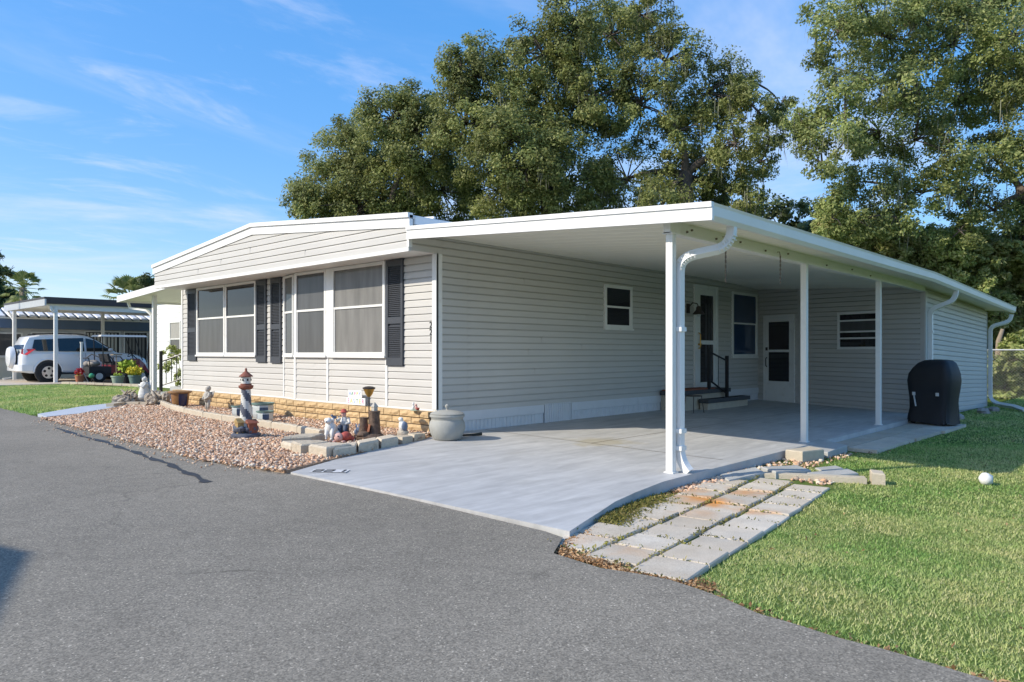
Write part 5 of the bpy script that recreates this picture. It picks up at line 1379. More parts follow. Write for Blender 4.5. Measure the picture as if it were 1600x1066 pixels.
# ================================================================ covered grill
t = thing('covered_grill', 'barbecue grill under a black fabric cover on the pads by the shed', 'grill', (15.2, 3.50, lawn_z(15, 3.5) + .05), R(-14))
random.seed(4)
def cover(mb):
    rows = [(.03, .37, .25, 0), (.12, .355, .24, 0), (.30, .35, .225, -.01), (.48, .36, .22, -.015), (.64, .385, .24, -.015), (.80, .40, .26, -.015), (.93, .385, .255, -.02), (1.04, .33, .24, -.04), (1.13, .27, .20, -.07), (1.175, .20, .15, -.09), (1.19, .12, .08, -.09)]
    n = 40; base = len(mb.v)
    for i, (z, a, b, off_) in enumerate(rows):
        for j in range(n):
            q = 2 * math.pi * j / n; cx_, sx_ = math.cos(q), math.sin(q); e = .35
            x = math.copysign(abs(cx_) ** e, cx_) * b; y = math.copysign(abs(sx_) ** e, sx_) * a
            fold = .024 * math.sin(q * 9 + z * 3) * max(0, 1 - z / .8) + random.uniform(-.006, .006)
            x += math.copysign(fold, x); y += math.copysign(fold, y)
            mb.v.append((x, y + off_, z + (.02 * math.sin(q * 5) if i == 0 else 0)))
    for i in range(len(rows) - 1):
        for j in range(n): mb.f.append([base + i * n + j, base + i * n + (j + 1) % n, base + (i + 1) * n + (j + 1) % n, base + (i + 1) * n + j]); mb.m.append(0)
    e_ = base + (len(rows) - 1) * n; mb.f.append([e_ + j for j in range(n)]); mb.m.append(0)
piece(t, 'cover', 'cover_black', cover, 50)
piece(t, 'strap', 'strap_white', lambda mb: mb.tube([(-.245, .22, .56), (-.26, .21, .50), (-.245, .20, .40), (-.25, .185, .33)], 0, flat=(.012, .03)))
piece(t, 'buckle', 'strap_white', lambda mb: mb.box((-.255, .20, .53), (-.233, .25, .59)), False)
piece(t, 'buckle', 'strap_white', lambda mb: mb.box((-.255, -.22, .53), (-.233, -.17, .59)), False)
for (x, y) in ((-.16, .28), (-.16, -.28), (.16, .28), (.16, -.28)):
    piece(t, 'wheel', 'plastic_dark', lambda mb: mb.tube([(x - .02, y, .04), (x + .02, y, .04)], .04, 12))

# ================================================================ neighbours
nc = thing('neighbour_carport', 'carport with dark brown fascia and white posts over the parked car', 'carport', (10, 35, 0))
NZ = lambda y: 3.05 + .02 * (y - 32.5)
mb = MB(); mb.box((8.45, 32.55, 3.04), (15.5, 38.5, 3.10)); mb.build('roof_panel', 'ceiling_pan', nc)
mb = MB(); mb.box((8.38, 32.45, 3.02), (8.44, 38.5, 3.28)); mb.build('front_fascia', 'galv', nc)
mb = MB(); mb.box((8.37, 32.45, 3.281), (8.45, 38.5, 3.36)); mb.build('front_fascia', 'roof_dark', nc)
mb = MB(); mb.box((8.446, 32.44, 3.10), (15.5, 32.54, 3.36)); mb.build('side_fascia', 'roof_dark', nc)
mb = MB(); mb.box((8.45, 32.56, 3.101), (15.5, 38.5, 3.30)); mb.build('roof_deck', 'roof_dark', nc)
for x, y in ((8.8, 32.62), (8.5, 37.3), (12.0, 37.3), (14.6, 32.62)):
    mb = MB(); mb.box((x - .06, y - .06, .02), (x + .06, y + .06, 3.04)); mb.build('post', 'white_trim', nc)
mb = MB(); mb.box((8.6, 32.58, 2.88), (15.4, 32.68, 3.038)); mb.build('header_beam', 'white_trim', nc)
mb = MB(); mb.tube([(8.42, 38.0, 3.0), (8.46, 37.6, 2.75), (8.5, 37.45, 2.6), (8.5, 37.45, .15), (8.1, 37.4, .06)], 0, flat=(.08, .06)); mb.build('downspout', 'white_trim', nc)
mb = MB(); mb.tube([(8.6, 32.5, 3.0), (8.62, 32.5, 2.85), (8.75, 32.55, 2.75)], 0, flat=(.08, .06)); mb.build('downspout', 'white_trim', nc)
nh = thing('neighbour_house', 'blue-trimmed house with ribbed white awning behind the parked car', 'house', (14, 40, 0))
mb = MB(); mb.box((7.6, 38.62, 0), (26, 46, 2.75)); mb.build('wall', 'blue_wall', nh)
mb = MB(); mb.box((7.2, 38.2, 2.28), (26, 38.6, 2.76)); mb.build('fascia_band', 'blue_house', nh)
mb = MB(); mb.box((7.2, 38.17, 2.70), (26, 38.199, 2.77)); mb.build('gutter', 'white_trim', nh)
AW = MB(); AW.hexa([(0, 0, 0), (.28, 0, 0), (.28, 1.4, .42), (0, 1.4, .42)], [(.03, 0, .05), (.25, 0, .05), (.25, 1.4, .47), (.03, 1.4, .47)])
awm = AW.mesh('awning_panel', 'roof_white'); on = wloc(nh)
for i in range(46): link('awning_panel', awm, nh, (7.3 + i * .40 - on.x, 38.15 - on.y, 2.775))
mb = MB(); mb.prism([(7.2, 39.5), (26, 39.5), (26, 46.2), (7.2, 46.2)], 2.9, 3.18); mb.build('roof', 'roof_white', nh)
NW = Wall((7.6, 38.6), (0, -1))
for u0, u1, z0, z1 in ((.4, 1.5, 1.0, 2.1), (1.8, 3.3, 1.0, 2.15)): window(nh, NW, u0, u1, z0, z1, (), ('screen_grey',), .07, .06)
for k, (u0, u1) in enumerate(((4.0, 5.6), (5.75, 6.9), (7.05, 8.6), (8.75, 10.2), (10.35, 11.9))):
    w = window(nh, NW, u0, u1, .35, 2.24, (), ('interior_dark',), .06, .06, False)
    u = u0 + .10; mb_ = MB(); mb_.box((0, 0, 0), (.10, .012, 1.7)); bm_ = mb_.mesh('blind_slat', 'blind' if k % 2 == 0 else 'screen_pale')
    lw = wloc(w)
    while u < u1 - .15:
        p = NW(u, .045, .44); link('blind_slat', bm_, w, (p[0] - lw.x, p[1] - lw.y, p[2] - lw.z)); u += .155
ng = thing('garden_gate', 'tall dark blue gate in a white frame at the far left', 'gate', (7.4, 38.1, 0))
for x in (7.2, 8.05):
    mb = MB(); mb.box((x - .04, 37.96, 0), (x + .04, 38.04, 2.3)); mb.build('post', 'white_trim', ng)
for z in (.35, 2.2):
    mb = MB(); mb.box((7.24, 37.97, z), (8.01, 38.03, z + .06)); mb.build('rail', 'white_trim', ng)
for i in range(6):
    mb = MB(); mb.box((7.26 + i * .125, 37.98, .41), (7.375 + i * .125, 38.02, 2.2)); mb.build('board', 'blue_house', ng)

# white SUV
car = thing('parked_car', 'white sport utility vehicle with rear spare wheel parked under the dark carport', 'car', (10.15, 34.15, .03)); car.scale = (1.1, 1.1, 1.12)
def loft(mb, secs):
    n = len(secs[0]); b = len(mb.v)
    for s_ in secs: mb.v += s_
    for i in range(len(secs) - 1):
        for j in range(n): mb.f.append([b + i * n + j, b + i * n + (j + 1) % n, b + (i + 1) * n + (j + 1) % n, b + (i + 1) * n + j]); mb.m.append(mb.mi)
    mb.f.append([b + j for j in range(n)][::-1]); mb.m.append(mb.mi); e = b + (len(secs) - 1) * n; mb.f.append([e + j for j in range(n)]); mb.m.append(mb.mi)
def lower(mb):
    st = [(-2.14, .70, .42, .92), (-2.08, .80, .36, 1.02), (-1.9, .87, .32, 1.06), (-1.4, .90, .30, 1.06), (-.5, .90, .28, 1.04), (.3, .90, .28, 1.04), (.85, .90, .28, 1.06), (1.3, .89, .30, 1.02), (1.75, .86, .30, .95), (2.05, .78, .32, .82), (2.18, .64, .38, .66)]
    loft(mb, [[(x, -w * .93, zb), (x, -w, zb + .14), (x, -w, (zb + zt) / 2 + .08), (x, -w * .965, zt - .05), (x, -w * .86, zt), (x, w * .86, zt), (x, w * .965, zt - .05), (x, w, (zb + zt) / 2 + .08), (x, w, zb + .14), (x, w * .93, zb)] for x, w, zb, zt in st])
piece(car, 'body', 'car_white', lower, 40)
def upper(mb):
    st = [(-2.06, .78, .74, 1.14), (-1.97, .80, .70, 1.40), (-1.86, .82, .66, 1.60), (-1.5, .83, .655, 1.675), (-.9, .84, .65, 1.70), (-.3, .84, .65, 1.69), (.05, .84, .66, 1.64), (.35, .84, .68, 1.50), (.7, .84, .72, 1.26), (1.0, .84, .80, 1.065)]
    loft(mb, [[(x, -wb, 1.0), (x, -(wb * .55 + wt * .45), 1.0 + (zt - 1.0) * .5), (x, -wt, zt - .04), (x, -wt * .9, zt), (x, wt * .9, zt), (x, wt, zt - .04), (x, wb * .55 + wt * .45, 1.0 + (zt - 1.0) * .5), (x, wb, 1.0)] for x, wb, wt, zt in st])
piece(car, 'cabin', 'car_white', upper, 40)
def cy(z): return .862 - (z - 1.03) * .285
for s_ in (-1, 1):
    for poly in ([(-1.80, 1.20), (-1.66, 1.10), (-1.06, 1.10), (-1.06, 1.53), (-1.72, 1.50)], [(-.98, 1.09), (-.14, 1.09), (-.14, 1.58), (-.98, 1.55)], [(-.06, 1.09), (.86, 1.09), (.60, 1.25), (.24, 1.50), (-.06, 1.57)]):
        piece(car, 'side_window', 'glass_car', lambda mb: mb.add([(x, s_ * (cy(z) + e), z) for e in (-.01, .012) for x, z in poly], [tuple(range(len(poly))), tuple(range(len(poly), 2 * len(poly)))] + [(i, (i + 1) % len(poly), len(poly) + (i + 1) % len(poly), len(poly) + i) for i in range(len(poly))]), False)
    piece(car, 'tail_light', 'lamp_red', lambda mb: mb.add([(x, s_ * y, z) for x, y, z in ((-2.12, .70, 1.0), (-2.10, .70, 1.16), (-1.72, .885, 1.17), (-1.98, .875, .96), (-2.08, .68, 1.0), (-2.06, .68, 1.16), (-1.72, .85, 1.17), (-1.96, .85, .96))], [(0, 1, 2, 3), (4, 5, 6, 7), (0, 1, 5, 4), (1, 2, 6, 5), (2, 3, 7, 6), (3, 0, 4, 7)]), False)
    piece(car, 'door_handle', 'car_white', lambda mb: (mb.box((-.50, s_ * .90 - .015, .96), (-.30, s_ * .90 + .015, 1.0)), mb.box((.35, s_ * .90 - .015, .96), (.55, s_ * .90 + .015, 1.0))), False)
    piece(car, 'roof_rail', 'plastic_dark', lambda mb: mb.tube([(-1.6, s_ * .60, 1.70), (-1.0, s_ * .60, 1.735), (-.2, s_ * .60, 1.72), (.05, s_ * .61, 1.67)], .02, 6))
    piece(car, 'side_step', 'plastic_dark', lambda mb: mb.tube([(-.95, s_ * .93, .30), (1.0, s_ * .93, .30)], .035, 7))
    piece(car, 'door_seam', 'plastic_dark', lambda mb: (mb.box((-.115, s_ * .902 - .003, .42), (-.105, s_ * .902 + .003, 1.02)), mb.box((.80, s_ * .902 - .003, .42), (.81, s_ * .902 + .003, 1.02))), False)
    piece(car, 'mirror', 'car_white', lambda mb: mb.ball((.72, s_ * .98, 1.14), (.09, .07, .07), 8, 6), True)
    for x in (-1.32, 1.32):
        def arch(mb):
            for k in range(13):
                q = math.pi * k / 12; pass
            pts = [(x + .45 * math.cos(math.pi * k / 14), s_ * .895, .36 + .45 * math.sin(math.pi * k / 14)) for k in range(15)]
            mb.tube(pts, .032, 6)
        piece(car, 'wheel_arch', 'car_white', arch)
        piece(car, 'wheel_well', 'plastic_dark', lambda mb: mb.tube([(x, s_ * .80, .36), (x, s_ * .907, .36)], .425, 24))
        w = piece(car, 'wheel', 'tyre', lambda mb: mb.tube([(x, s_ * .76, .345), (x, s_ * .78, .345), (x, s_ * .93, .345), (x, s_ * .95, .345)], [.31, .345, .345, .31], 24))
        piece(w, 'rim', 'rim', lambda mb: mb.tube([(x, s_ * .945, .345), (x, s_ * .958, .345)], [.225, .215], 20))
        for k in range(5):
            q = k * 1.2566 + .3; piece(w, 'rim_opening', 'tyre', lambda mb: mb.tube([(x + .14 * math.cos(q), s_ * .956, .345 + .14 * math.sin(q)), (x + .14 * math.cos(q), s_ * .961, .345 + .14 * math.sin(q))], .048, 8))
piece(car, 'rear_window', 'glass_blue', lambda mb: mb.add([(-2.075, -.66, 1.16), (-2.075, .66, 1.16), (-1.895, .60, 1.53), (-1.895, -.60, 1.53), (-2.02, -.66, 1.14), (-2.02, .66, 1.14), (-1.86, .60, 1.50), (-1.86, -.60, 1.50)], [(0, 1, 2, 3), (4, 5, 6, 7), (0, 1, 5, 4), (1, 2, 6, 5), (2, 3, 7, 6), (3, 0, 4, 7)]), False)
piece(car, 'windscreen', 'glass_car', lambda mb: mb.add([(1.0, -.72, 1.10), (1.0, .72, 1.10), (.14, .60, 1.64), (.14, -.60, 1.64), (.98, -.72, 1.05), (.98, .72, 1.05), (.10, .60, 1.58), (.10, -.60, 1.58)], [(0, 1, 2, 3), (4, 5, 6, 7), (0, 1, 5, 4), (1, 2, 6, 5), (2, 3, 7, 6), (3, 0, 4, 7)]), False)
sp = piece(car, 'spare_wheel', 'tyre', lambda mb: mb.tube([(-2.14, 0, .88), (-2.20, 0, .88), (-2.30, 0, .88)], [.33, .36, .35], 24))
piece(sp, 'spare_cover', 'car_white', lambda mb: mb.tube([(-2.20, 0, .88), (-2.30, 0, .88), (-2.36, 0, .88), (-2.375, 0, .88)], [.375, .375, .33, .2], 24), 40)
piece(car, 'bumper', 'car_white', lambda mb: loft(mb, [[(x, -w, .40), (x, -w, .62), (x, w, .62), (x, w, .40)] for x, w in ((-2.24, .60), (-2.22, .74), (-2.12, .86), (-1.80, .905))]), 40)

# golf cart
gc = thing('golf_cart', 'dark red golf cart with white canopy parked beside the white car', 'golf cart', (10.75, 31.9, .03))
piece(gc, 'chassis', 'plastic_dark', lambda mb: (mb.box((-1.1, -.5, .22), (1.1, .5, .34)), mb.box((-1.15, -.55, .34), (-.35, .55, .62))), False)
piece(gc, 'front_cowl', 'cart_red', lambda mb: mb.hexa([(.75, -.55, .25), (1.2, -.45, .25), (1.2, .45, .25), (.75, .55, .25)], [(.72, -.5, .92), (.95, -.4, .72), (.95, .4, .72), (.72, .5, .92)]), False)
piece(gc, 'seat_box', 'cart_red', lambda mb: mb.box((-.35, -.55, .34), (.25, .55, .68)), False)
piece(gc, 'seat', 'plastic_dark', lambda mb: (mb.box((-.35, -.53, .681), (.28, .53, .80)), mb.hexa([(-.42, -.5, .80), (-.32, -.5, .80), (-.32, .5, .80), (-.42, .5, .80)], [(-.5, -.5, 1.12), (-.42, -.5, 1.12), (-.42, .5, 1.12), (-.5, .5, 1.12)])), False)
piece(gc, 'canopy', 'cart_cream', lambda mb: mb.hexa([(-.75, -.58, 1.80), (1.0, -.58, 1.80), (1.0, .58, 1.80), (-.75, .58, 1.80)], [(-.70, -.52, 1.87), (.95, -.52, 1.87), (.95, .52, 1.87), (-.70, .52, 1.87)]), False)
for s_ in (-1, 1):
    piece(gc, 'strut', 'plastic_dark', lambda mb: mb.tube([(-.62, s_ * .5, .6), (-.66, s_ * .5, 1.8)], .02, 6)); piece(gc, 'strut', 'plastic_dark', lambda mb: mb.tube([(.85, s_ * .48, .85), (.55, s_ * .5, 1.8)], .02, 6))
    piece(gc, 'arm_rest', 'plastic_dark', lambda mb: mb.tube([(-.30, s_ * .56, .70), (-.28, s_ * .56, 1.0), (-.02, s_ * .56, 1.0), (.18, s_ * .56, .72)], .022, 6))
    for x in (-.8, .78):
        w = piece(gc, 'wheel', 'tyre', lambda mb: mb.tube([(x, s_ * .42, .24), (x, s_ * .60, .24)], .24, 18)); piece(w, 'rim', 'cart_cream', lambda mb: mb.tube([(x, s_ * .60, .24), (x, s_ * .612, .24)], .13, 14))
piece(gc, 'steering_wheel', 'plastic_dark', lambda mb: (mb.tube([(.80, -.22, .85), (.50, -.22, 1.12)], .02, 6), mb.tube([(.50 + .11 * math.cos(k * .5236), -.22 + .19 * math.sin(k * .5236), 1.12 + .12 * math.cos(k * .5236)) for k in range(13)], .016, 5, False)))
piece(gc, 'cargo_rack', 'plastic_dark', lambda mb: (mb.tube([(-1.1, -.5, .62), (-1.15, -.5, .95), (-1.15, .5, .95), (-1.1, .5, .62)], .02, 6), mb.tube([(-.7, -.5, .95), (-.95, -.2, 1.1), (-1.1, -.1, .96)], .02, 6)))
piece(gc, 'cargo_bag', 'stone_grey', lambda mb: (mb.ball((-.85, -.1, .74), (.22, .3, .14), 10, 6, .1), mb.ball((-1.0, .2, .72), (.14, .2, .12), 9, 6, .1)), True)

# flower bed before the neighbouring carport
mb = MB(); mb.prism([(8.75, 31.15), (8.95, 28.2), (9.75, 27.0), (12.5, 27.2), (13, 31.5), (9.2, 31.55)], -.1, .03); struct('flower_bed', mb, 'mulch')
fb = thing('stone_border', 'pale stone kerb in front of the flower pots by the neighbouring carport', 'garden edging', (9, 29, 0))
A, B = (8.70, 31.2), (9.85, 26.6)
for i in range(9):
    a = (A[0] + (B[0] - A[0]) * i / 9, A[1] + (B[1] - A[1]) * i / 9); b = (A[0] + (B[0] - A[0]) * (i + .95) / 9, A[1] + (B[1] - A[1]) * (i + .95) / 9)
    W = Wall(a, (b[1] - a[1], -(b[0] - a[0]))); mb = MB(); mb.box((0, -.1, -.05), (math.hypot(b[0] - a[0], b[1] - a[1]), .1, .10), W); mb.build('edging_block', 'curb_pale', fb)
def tuft(parent, name, mat, c, r, n, size):
    q = rng.normal(0, 1, (n, 3)); q /= np.linalg.norm(q, axis=1)[:, None]; q *= (rng.uniform(.3, 1, n) ** .5)[:, None] * np.array(r)[None]
    q += np.array(c)[None]
    V, F = flakes(q[:, 0], q[:, 1], q[:, 2], size, .8)
    o = link(name, np_mesh(name, V, F, mat), parent); return o
def potplant(loc, r, h, pmat, lab, blooms, cat='flower pot'):
    t = thing('flower_pot', lab, cat, loc, 0, 'potted plants by the neighbouring carport')
    piece(t, 'pot', pmat, lambda mb: mb.lathe([(r * .72, 0), (r * .95, h * .85), (r * 1.05, h * .86), (r * 1.05, h), (r * .85, h), (r * .8, h * .9)], 16))
    for nm, mat, c, rr, n, s in blooms: tuft(t, nm, mat, c, rr, n, s)
potplant((9.15, 30.95, .03), .16, .30, 'terracotta', 'terracotta pot with red flowers by the white carport post', [('leaves', 'plant_lime', (0, 0, .32), (.14, .14, .08), 40, .05), ('blooms', 'flower_red', (0, 0, .45), (.18, .18, .14), 160, .05)])
potplant((9.75, 28.75, .03), .22, .32, 'pot_green', 'pale green pot with a thin trellis stake in the flower bed', [('leaves', 'plant_lime', (0, 0, .36), (.16, .16, .06), 50, .05)])
potplant((10.2, 28.35, .03), .22, .34, 'pot_teal', 'teal pot overflowing with yellow flowers in the flower bed', [('leaves', 'plant_lime', (0, 0, .40), (.22, .22, .12), 90, .06), ('blooms', 'flower_yellow', (0, 0, .50), (.30, .30, .17), 320, .055)])
potplant((10.4, 29.6, .03), .30, .38, 'plastic_dark', 'wide dark pot with lime green leafy plant before the golf cart', [('leaves', 'plant_lime', (0, 0, .62), (.36, .36, .24), 260, .10)])
t = thing('gazing_globe', 'shiny green glass globe on a short stake in the flower bed', 'globe', (9.3, 30.1, .03))
piece(t, 'stake', 'dark_metal', lambda mb: mb.tube([(0, 0, 0), (0, 0, .22)], .02, 6)); piece(t, 'globe', 'globe_green', lambda mb: mb.ball((0, 0, .30), .10, 14, 10), True)
t = thing('pole_stand', 'white pole on a folding stand beside the golf cart', 'stand', (9.35, 31.4, .03))
piece(t, 'pole', 'white_trim', lambda mb: mb.tube([(0, 0, .2), (0, 0, 1.5), (0, 0, 1.58)], [.05, .045, .07], 8)); 
for k in range(3): piece(t, 'leg', 'galv', lambda mb: mb.tube([(0, 0, .5), (.25 * math.cos(k * 2.1), .25 * math.sin(k * 2.1), 0)], .018, 6))
t = thing('trellis_stake', 'thin wooden stake with a small perch in the pale green pot', 'stake', (9.72, 28.8, .35))
piece(t, 'stake', 'bark_pale', lambda mb: mb.tube([(0, 0, 0), (0, 0, .75)], .016, 5)); piece(t, 'perch', 'bark_pale', lambda mb: mb.box((-.15, -.15, .75), (.15, .15, .79)), False)

# house across the road, behind the camera's left shoulder
ah = thing('house_across_road', 'plain white gabled house across the road outside the picture', 'house', (-9, 7.9, 0))
mb = MB(); mb.box((-16, 4.2, -.2), (-4.45, 11.6, 2.9)); mb.build('wall', 'wing_white', ah)
mb = MB()
for X in (-16.3, -4.06): mb.v += [(X, y, z) for y, z in ((3.9, 2.85), (3.9, 2.97), (7.9, 3.97), (11.9, 2.97), (11.9, 2.85), (7.9, 3.85))]
mb.f += [[0, 1, 2, 3, 4, 5][::-1], [6, 7, 8, 9, 10, 11]] + [[i, (i + 1) % 6, 6 + (i + 1) % 6, 6 + i] for i in range(6)]; mb.m += [0] * 8
mb.build('roof', 'roof_white', ah)
mb = MB(); mb.add([(x, y, z) for x in (-4.42, -4.46) for y, z in ((4.2, 2.9), (11.6, 2.9), (7.9, 3.82))], [(0, 1, 2), (3, 4, 5), (0, 1, 4, 3), (1, 2, 5, 4), (2, 0, 3, 5)]); mb.build('gable', 'wing_white', ah)

# ================================================================ trees
def leaf_cloud(C, N, rad, size, flatz=.8, up=.55, OUT=None):
    """C clump centres (n,3); N leaves per clump; returns quads"""
    n = len(C) * N
    c = np.repeat(C, N, 0); rr = np.repeat(rad, N)
    q = rng.normal(0, 1, (n, 3)); q /= np.linalg.norm(q, axis=1)[:, None]
    q *= (rng.uniform(0, 1, n) ** .45 * rr)[:, None]; q[:, 2] *= flatz
    p = c + q
    nr = q / (np.linalg.norm(q, axis=1)[:, None] + 1e-6) * .35 + rng.normal(0, .55, (n, 3)) + np.array([0, 0, up]) + (np.repeat(OUT, N, 0) * .75 if OUT is not None else 0)
    nr /= np.linalg.norm(nr, axis=1)[:, None]
    a = rng.normal(0, 1, (n, 3)); u = np.cross(nr, a); u /= np.linalg.norm(u, axis=1)[:, None]; v = np.cross(nr, u)
    s = size * rng.uniform(.6, 1.35, n)
    U = u * s[:, None]; W_ = v * (s * .55)[:, None]
    P = np.stack([p - U, p - W_ * .9 + U * .1, p + U, p + W_ * .9 + U * .1], 1).reshape(-1, 3)
    return P, (np.arange(n) * 4)[:, None] + np.array([[0, 1, 2, 3]])
def bez(a, b, c, n=6):
    a, b, c = Vector(a), Vector(b), Vector(c)
    return [a * (1 - t) ** 2 + b * 2 * t * (1 - t) + c * t * t for t in [i / n for i in range(n + 1)]]
def tree(name, label, base, fork, r0, lobes, per=46, nl=90, size=.13, crad=.55, mat='leaf_oak', bark='bark_oak', cat='tree', group=None, moss=0, seed=1, flatz=.8, inner=.35):
    global rng
    rng = np.random.default_rng(seed); random.seed(seed)
    t = thing(name, label, cat, base, 0, group)
    B = Vector(base); Fk = Vector(fork)
    tr = MB(); tr.tube([B + Vector((0, 0, -.3)), B.lerp(Fk, .05), B.lerp(Fk, .35) + Vector((random.uniform(-.2, .2), random.uniform(-.2, .2), 0)), B.lerp(Fk, .7), Fk], [r0 * 1.5, r0 * 1.15, r0 * .95, r0 * .85, r0 * .8], 10)
    tr.build('trunk', bark, t, True)
    lm = MB(); CC = []; RR = []; OO = []
    done = []
    for (x, y, z, r) in sorted(lobes, key=lambda q: (Vector(q[:3]) - Fk).length):
        c = Vector((x, y, z)); src = min(done, key=lambda q: (q - c).length) if len(done) > 3 else Fk
        if (src - c).length > (Fk - c).length * .8: src = Fk
        done.append(c); d0 = (c - src); fk = src is Fk
        mid = src + d0 * .5 + Vector((random.uniform(-.6, .6), random.uniform(-.6, .6), d0.length * .12))
        pts = bez(src - Vector((0, 0, random.uniform(0, .5) if fk else 0)), mid, c, 7)
        rs = r0 * (random.uniform(.34, .50) if fk else random.uniform(.13, .18)); lm.tube(pts, [rs * (1 - .72 * i / 7) for i in range(8)], 7)
        n = max(8, int(per * (r / 2.4) ** 2))
        q = rng.normal(0, 1, (n, 3)); q /= np.linalg.norm(q, axis=1)[:, None]; q *= (rng.uniform(inner, 1, n) ** .7)[:, None] * r; q[:, 2] *= .85
        cc = q + np.array([x, y, z]); CC.append(cc); OO.append(q / r); RR.append(crad * rng.uniform(.6, 1.25, n) * (r / 2.4) ** .3)
        for k in range(0, n, 3):
            e = Vector(cc[k]); m_ = c.lerp(e, .5) + Vector((random.uniform(-.3, .3), random.uniform(-.3, .3), random.uniform(-.1, .4)))
            lm.tube([c.lerp(e, 0), m_, e], [r0 * .09, r0 * .06, .012], 5, False)
    lm.build('limbs', bark, t, True)
    C = np.concatenate(CC); RRa = np.concatenate(RR)
    V, F = leaf_cloud(C, nl, RRa, size, flatz, OUT=np.concatenate(OO))
    V = V - np.array(base)[None]
    cr = link('crown', np_mesh('crown', V, F, mat), t); cr['kind'] = 'stuff'
    if moss:
        idx = rng.choice(len(C), min(moss, len(C)), replace=False); S = []
        for i in idx:
            for k in range(14):
                p = C[i] + rng.normal(0, .22, 3); L = rng.uniform(.3, 1.0); w = rng.uniform(.006, .016); a = rng.uniform(0, 3.14)
                dx, dy = math.cos(a) * w, math.sin(a) * w; j1 = rng.normal(0, .05, 2)
                S.append([(p[0] - dx, p[1] - dy, p[2]), (p[0] + dx, p[1] + dy, p[2]), (p[0] + dx * .9 + j1[0], p[1] + dy * .9 + j1[1], p[2] - L * .55), (p[0] - dx * .9 + j1[0], p[1] - dy * .9 + j1[1], p[2] - L * .55), (p[0] + j1[0] * 1.5 + dx * .1, p[1] + j1[1] * 1.5, p[2] - L), (p[0] + j1[0] * 1.5 - dx * .1, p[1] + j1[1] * 1.5, p[2] - L)])
        S = np.array(S).reshape(-1, 3) - np.array(base)[None]; n = len(S) // 6; b = (np.arange(n) * 6)[:, None]
        F = np.concatenate([b + np.array([[0, 1, 2, 3]]), b + np.array([[3, 2, 4, 5]])])
        m_ = link('hanging_moss', np_mesh('hanging_moss', S, F, 'moss_grey'), t); m_['kind'] = 'stuff'
    return t
tree('live_oak', 'rounded live oak behind the left end of the house roof', (23.52, 30.51, -0.2), (23.52, 30.51, 8.55), .42, [(22.62, 34.43, 9.99, 2.52), (23.55, 33.37, 12.26, 2.31), (22.36, 28.89, 12.75, 1.96), (23.47, 27.88, 11.53, 2.38), (24.2, 31.95, 9.88, 2.94), (26.03, 29.34, 9.78, 2.73), (21.17, 34.14, 9.11, 1.43), (24.0, 28.76, 13.76, 1.3), (22.66, 32.11, 8.64, 2.36)], 80, 190, .078, .62, 'leaf_oak', moss=10, seed=41, group='oaks behind the house')
tree('live_oak', 'tallest live oak rising behind the middle of the house', (25.91, 22.06, -0.2), (26.11, 21.85, 8.67), .5, [(24.32, 24.47, 14.21, 2.11), (23.62, 25.05, 11.91, 2.26), (23.8, 22.13, 10.76, 2.42), (25.68, 21.87, 14.95, 2.36), (26.45, 20.79, 16.06, 1.82), (27.08, 22.25, 12.87, 2.6), (29.84, 21.04, 16.91, 2.22), (25.92, 24.96, 9.11, 2.68), (26.67, 21.53, 9.02, 2.84), (23.15, 24.68, 14.38, 1.24), (26.71, 19.71, 12.78, 2.02), (23.97, 21.15, 9.62, 2.24)], 72, 185, .075, .60, 'leaf_oak', moss=60, seed=42, group='oaks behind the house')
tree('live_oak', 'open-crowned live oak with moss behind the carport roof', (29.58, 16.65, -0.2), (29.48, 16.76, 9.32), .45, [(28.79, 17.34, 14.33, 1.96), (28.69, 18.62, 12.59, 2.21), (30.84, 16.37, 13.19, 2.07), (30.04, 13.84, 11.82, 1.32), (29.03, 14.08, 10.01, 1.49), (28.79, 16.69, 11.03, 1.56), (31.07, 13.59, 10.9, 1.06), (28.85, 19.44, 9.36, 2.41), (30.43, 16.97, 9.08, 2.01), (28.58, 18.38, 16.61, 1.52), (31.1, 15.4, 13.75, 1.22), (31.32, 15.82, 8.61, 1.48), (27.33, 16.77, 7.28, 1.65), (31.49, 14.21, 9.69, 1.03), (30.03, 13.98, 7.85, 1.05), (34.19, 14.32, 12.96, 0.73)], 62, 170, .072, .56, 'leaf_oak', moss=90, seed=43, group='oaks behind the house')
tree('dark_tree', 'small dark-leaved tree showing above the carport gutter', (41.78, 16.75, -0.2), (41.78, 16.75, 6.02), .2, [(42.72, 18.48, 9.5, 1.38), (42.03, 16.48, 8.59, 1.47), (44.57, 15.88, 8.47, 1.52), (39.41, 18.35, 9.49, 0.8), (43.19, 17.7, 7.93, 1.53)], 50, 80, .14, .55, 'leaf_dark', seed=45)
tree('far_tree', 'dark rounded tree beyond the dark carport at the far left', (16.53, 76.21, -0.1), (16.53, 76.21, 3.5), .4, [(15.95, 76.83, 6.58, 1.46), (16.64, 76.09, 5.85, 1.57), (17.48, 75.18, 5.07, 1.23), (14.81, 78.06, 6.86, 2.52), (18.09, 74.53, 4.62, 1.01)], 60, 90, .17, .8, 'leaf_dark', seed=50)
tree('far_tree', 'bit of feathery tree peeping over the left gable end', (13.5, 35.41, -0.1), (13.5, 35.41, 3.31), .12, [(13.55, 35.69, 4.38, 0.42), (13.91, 35.57, 4.54, 0.36), (13.18, 35.3, 4.53, 0.24)], 30, 60, .12, .4, 'leaf_dark', seed=51)
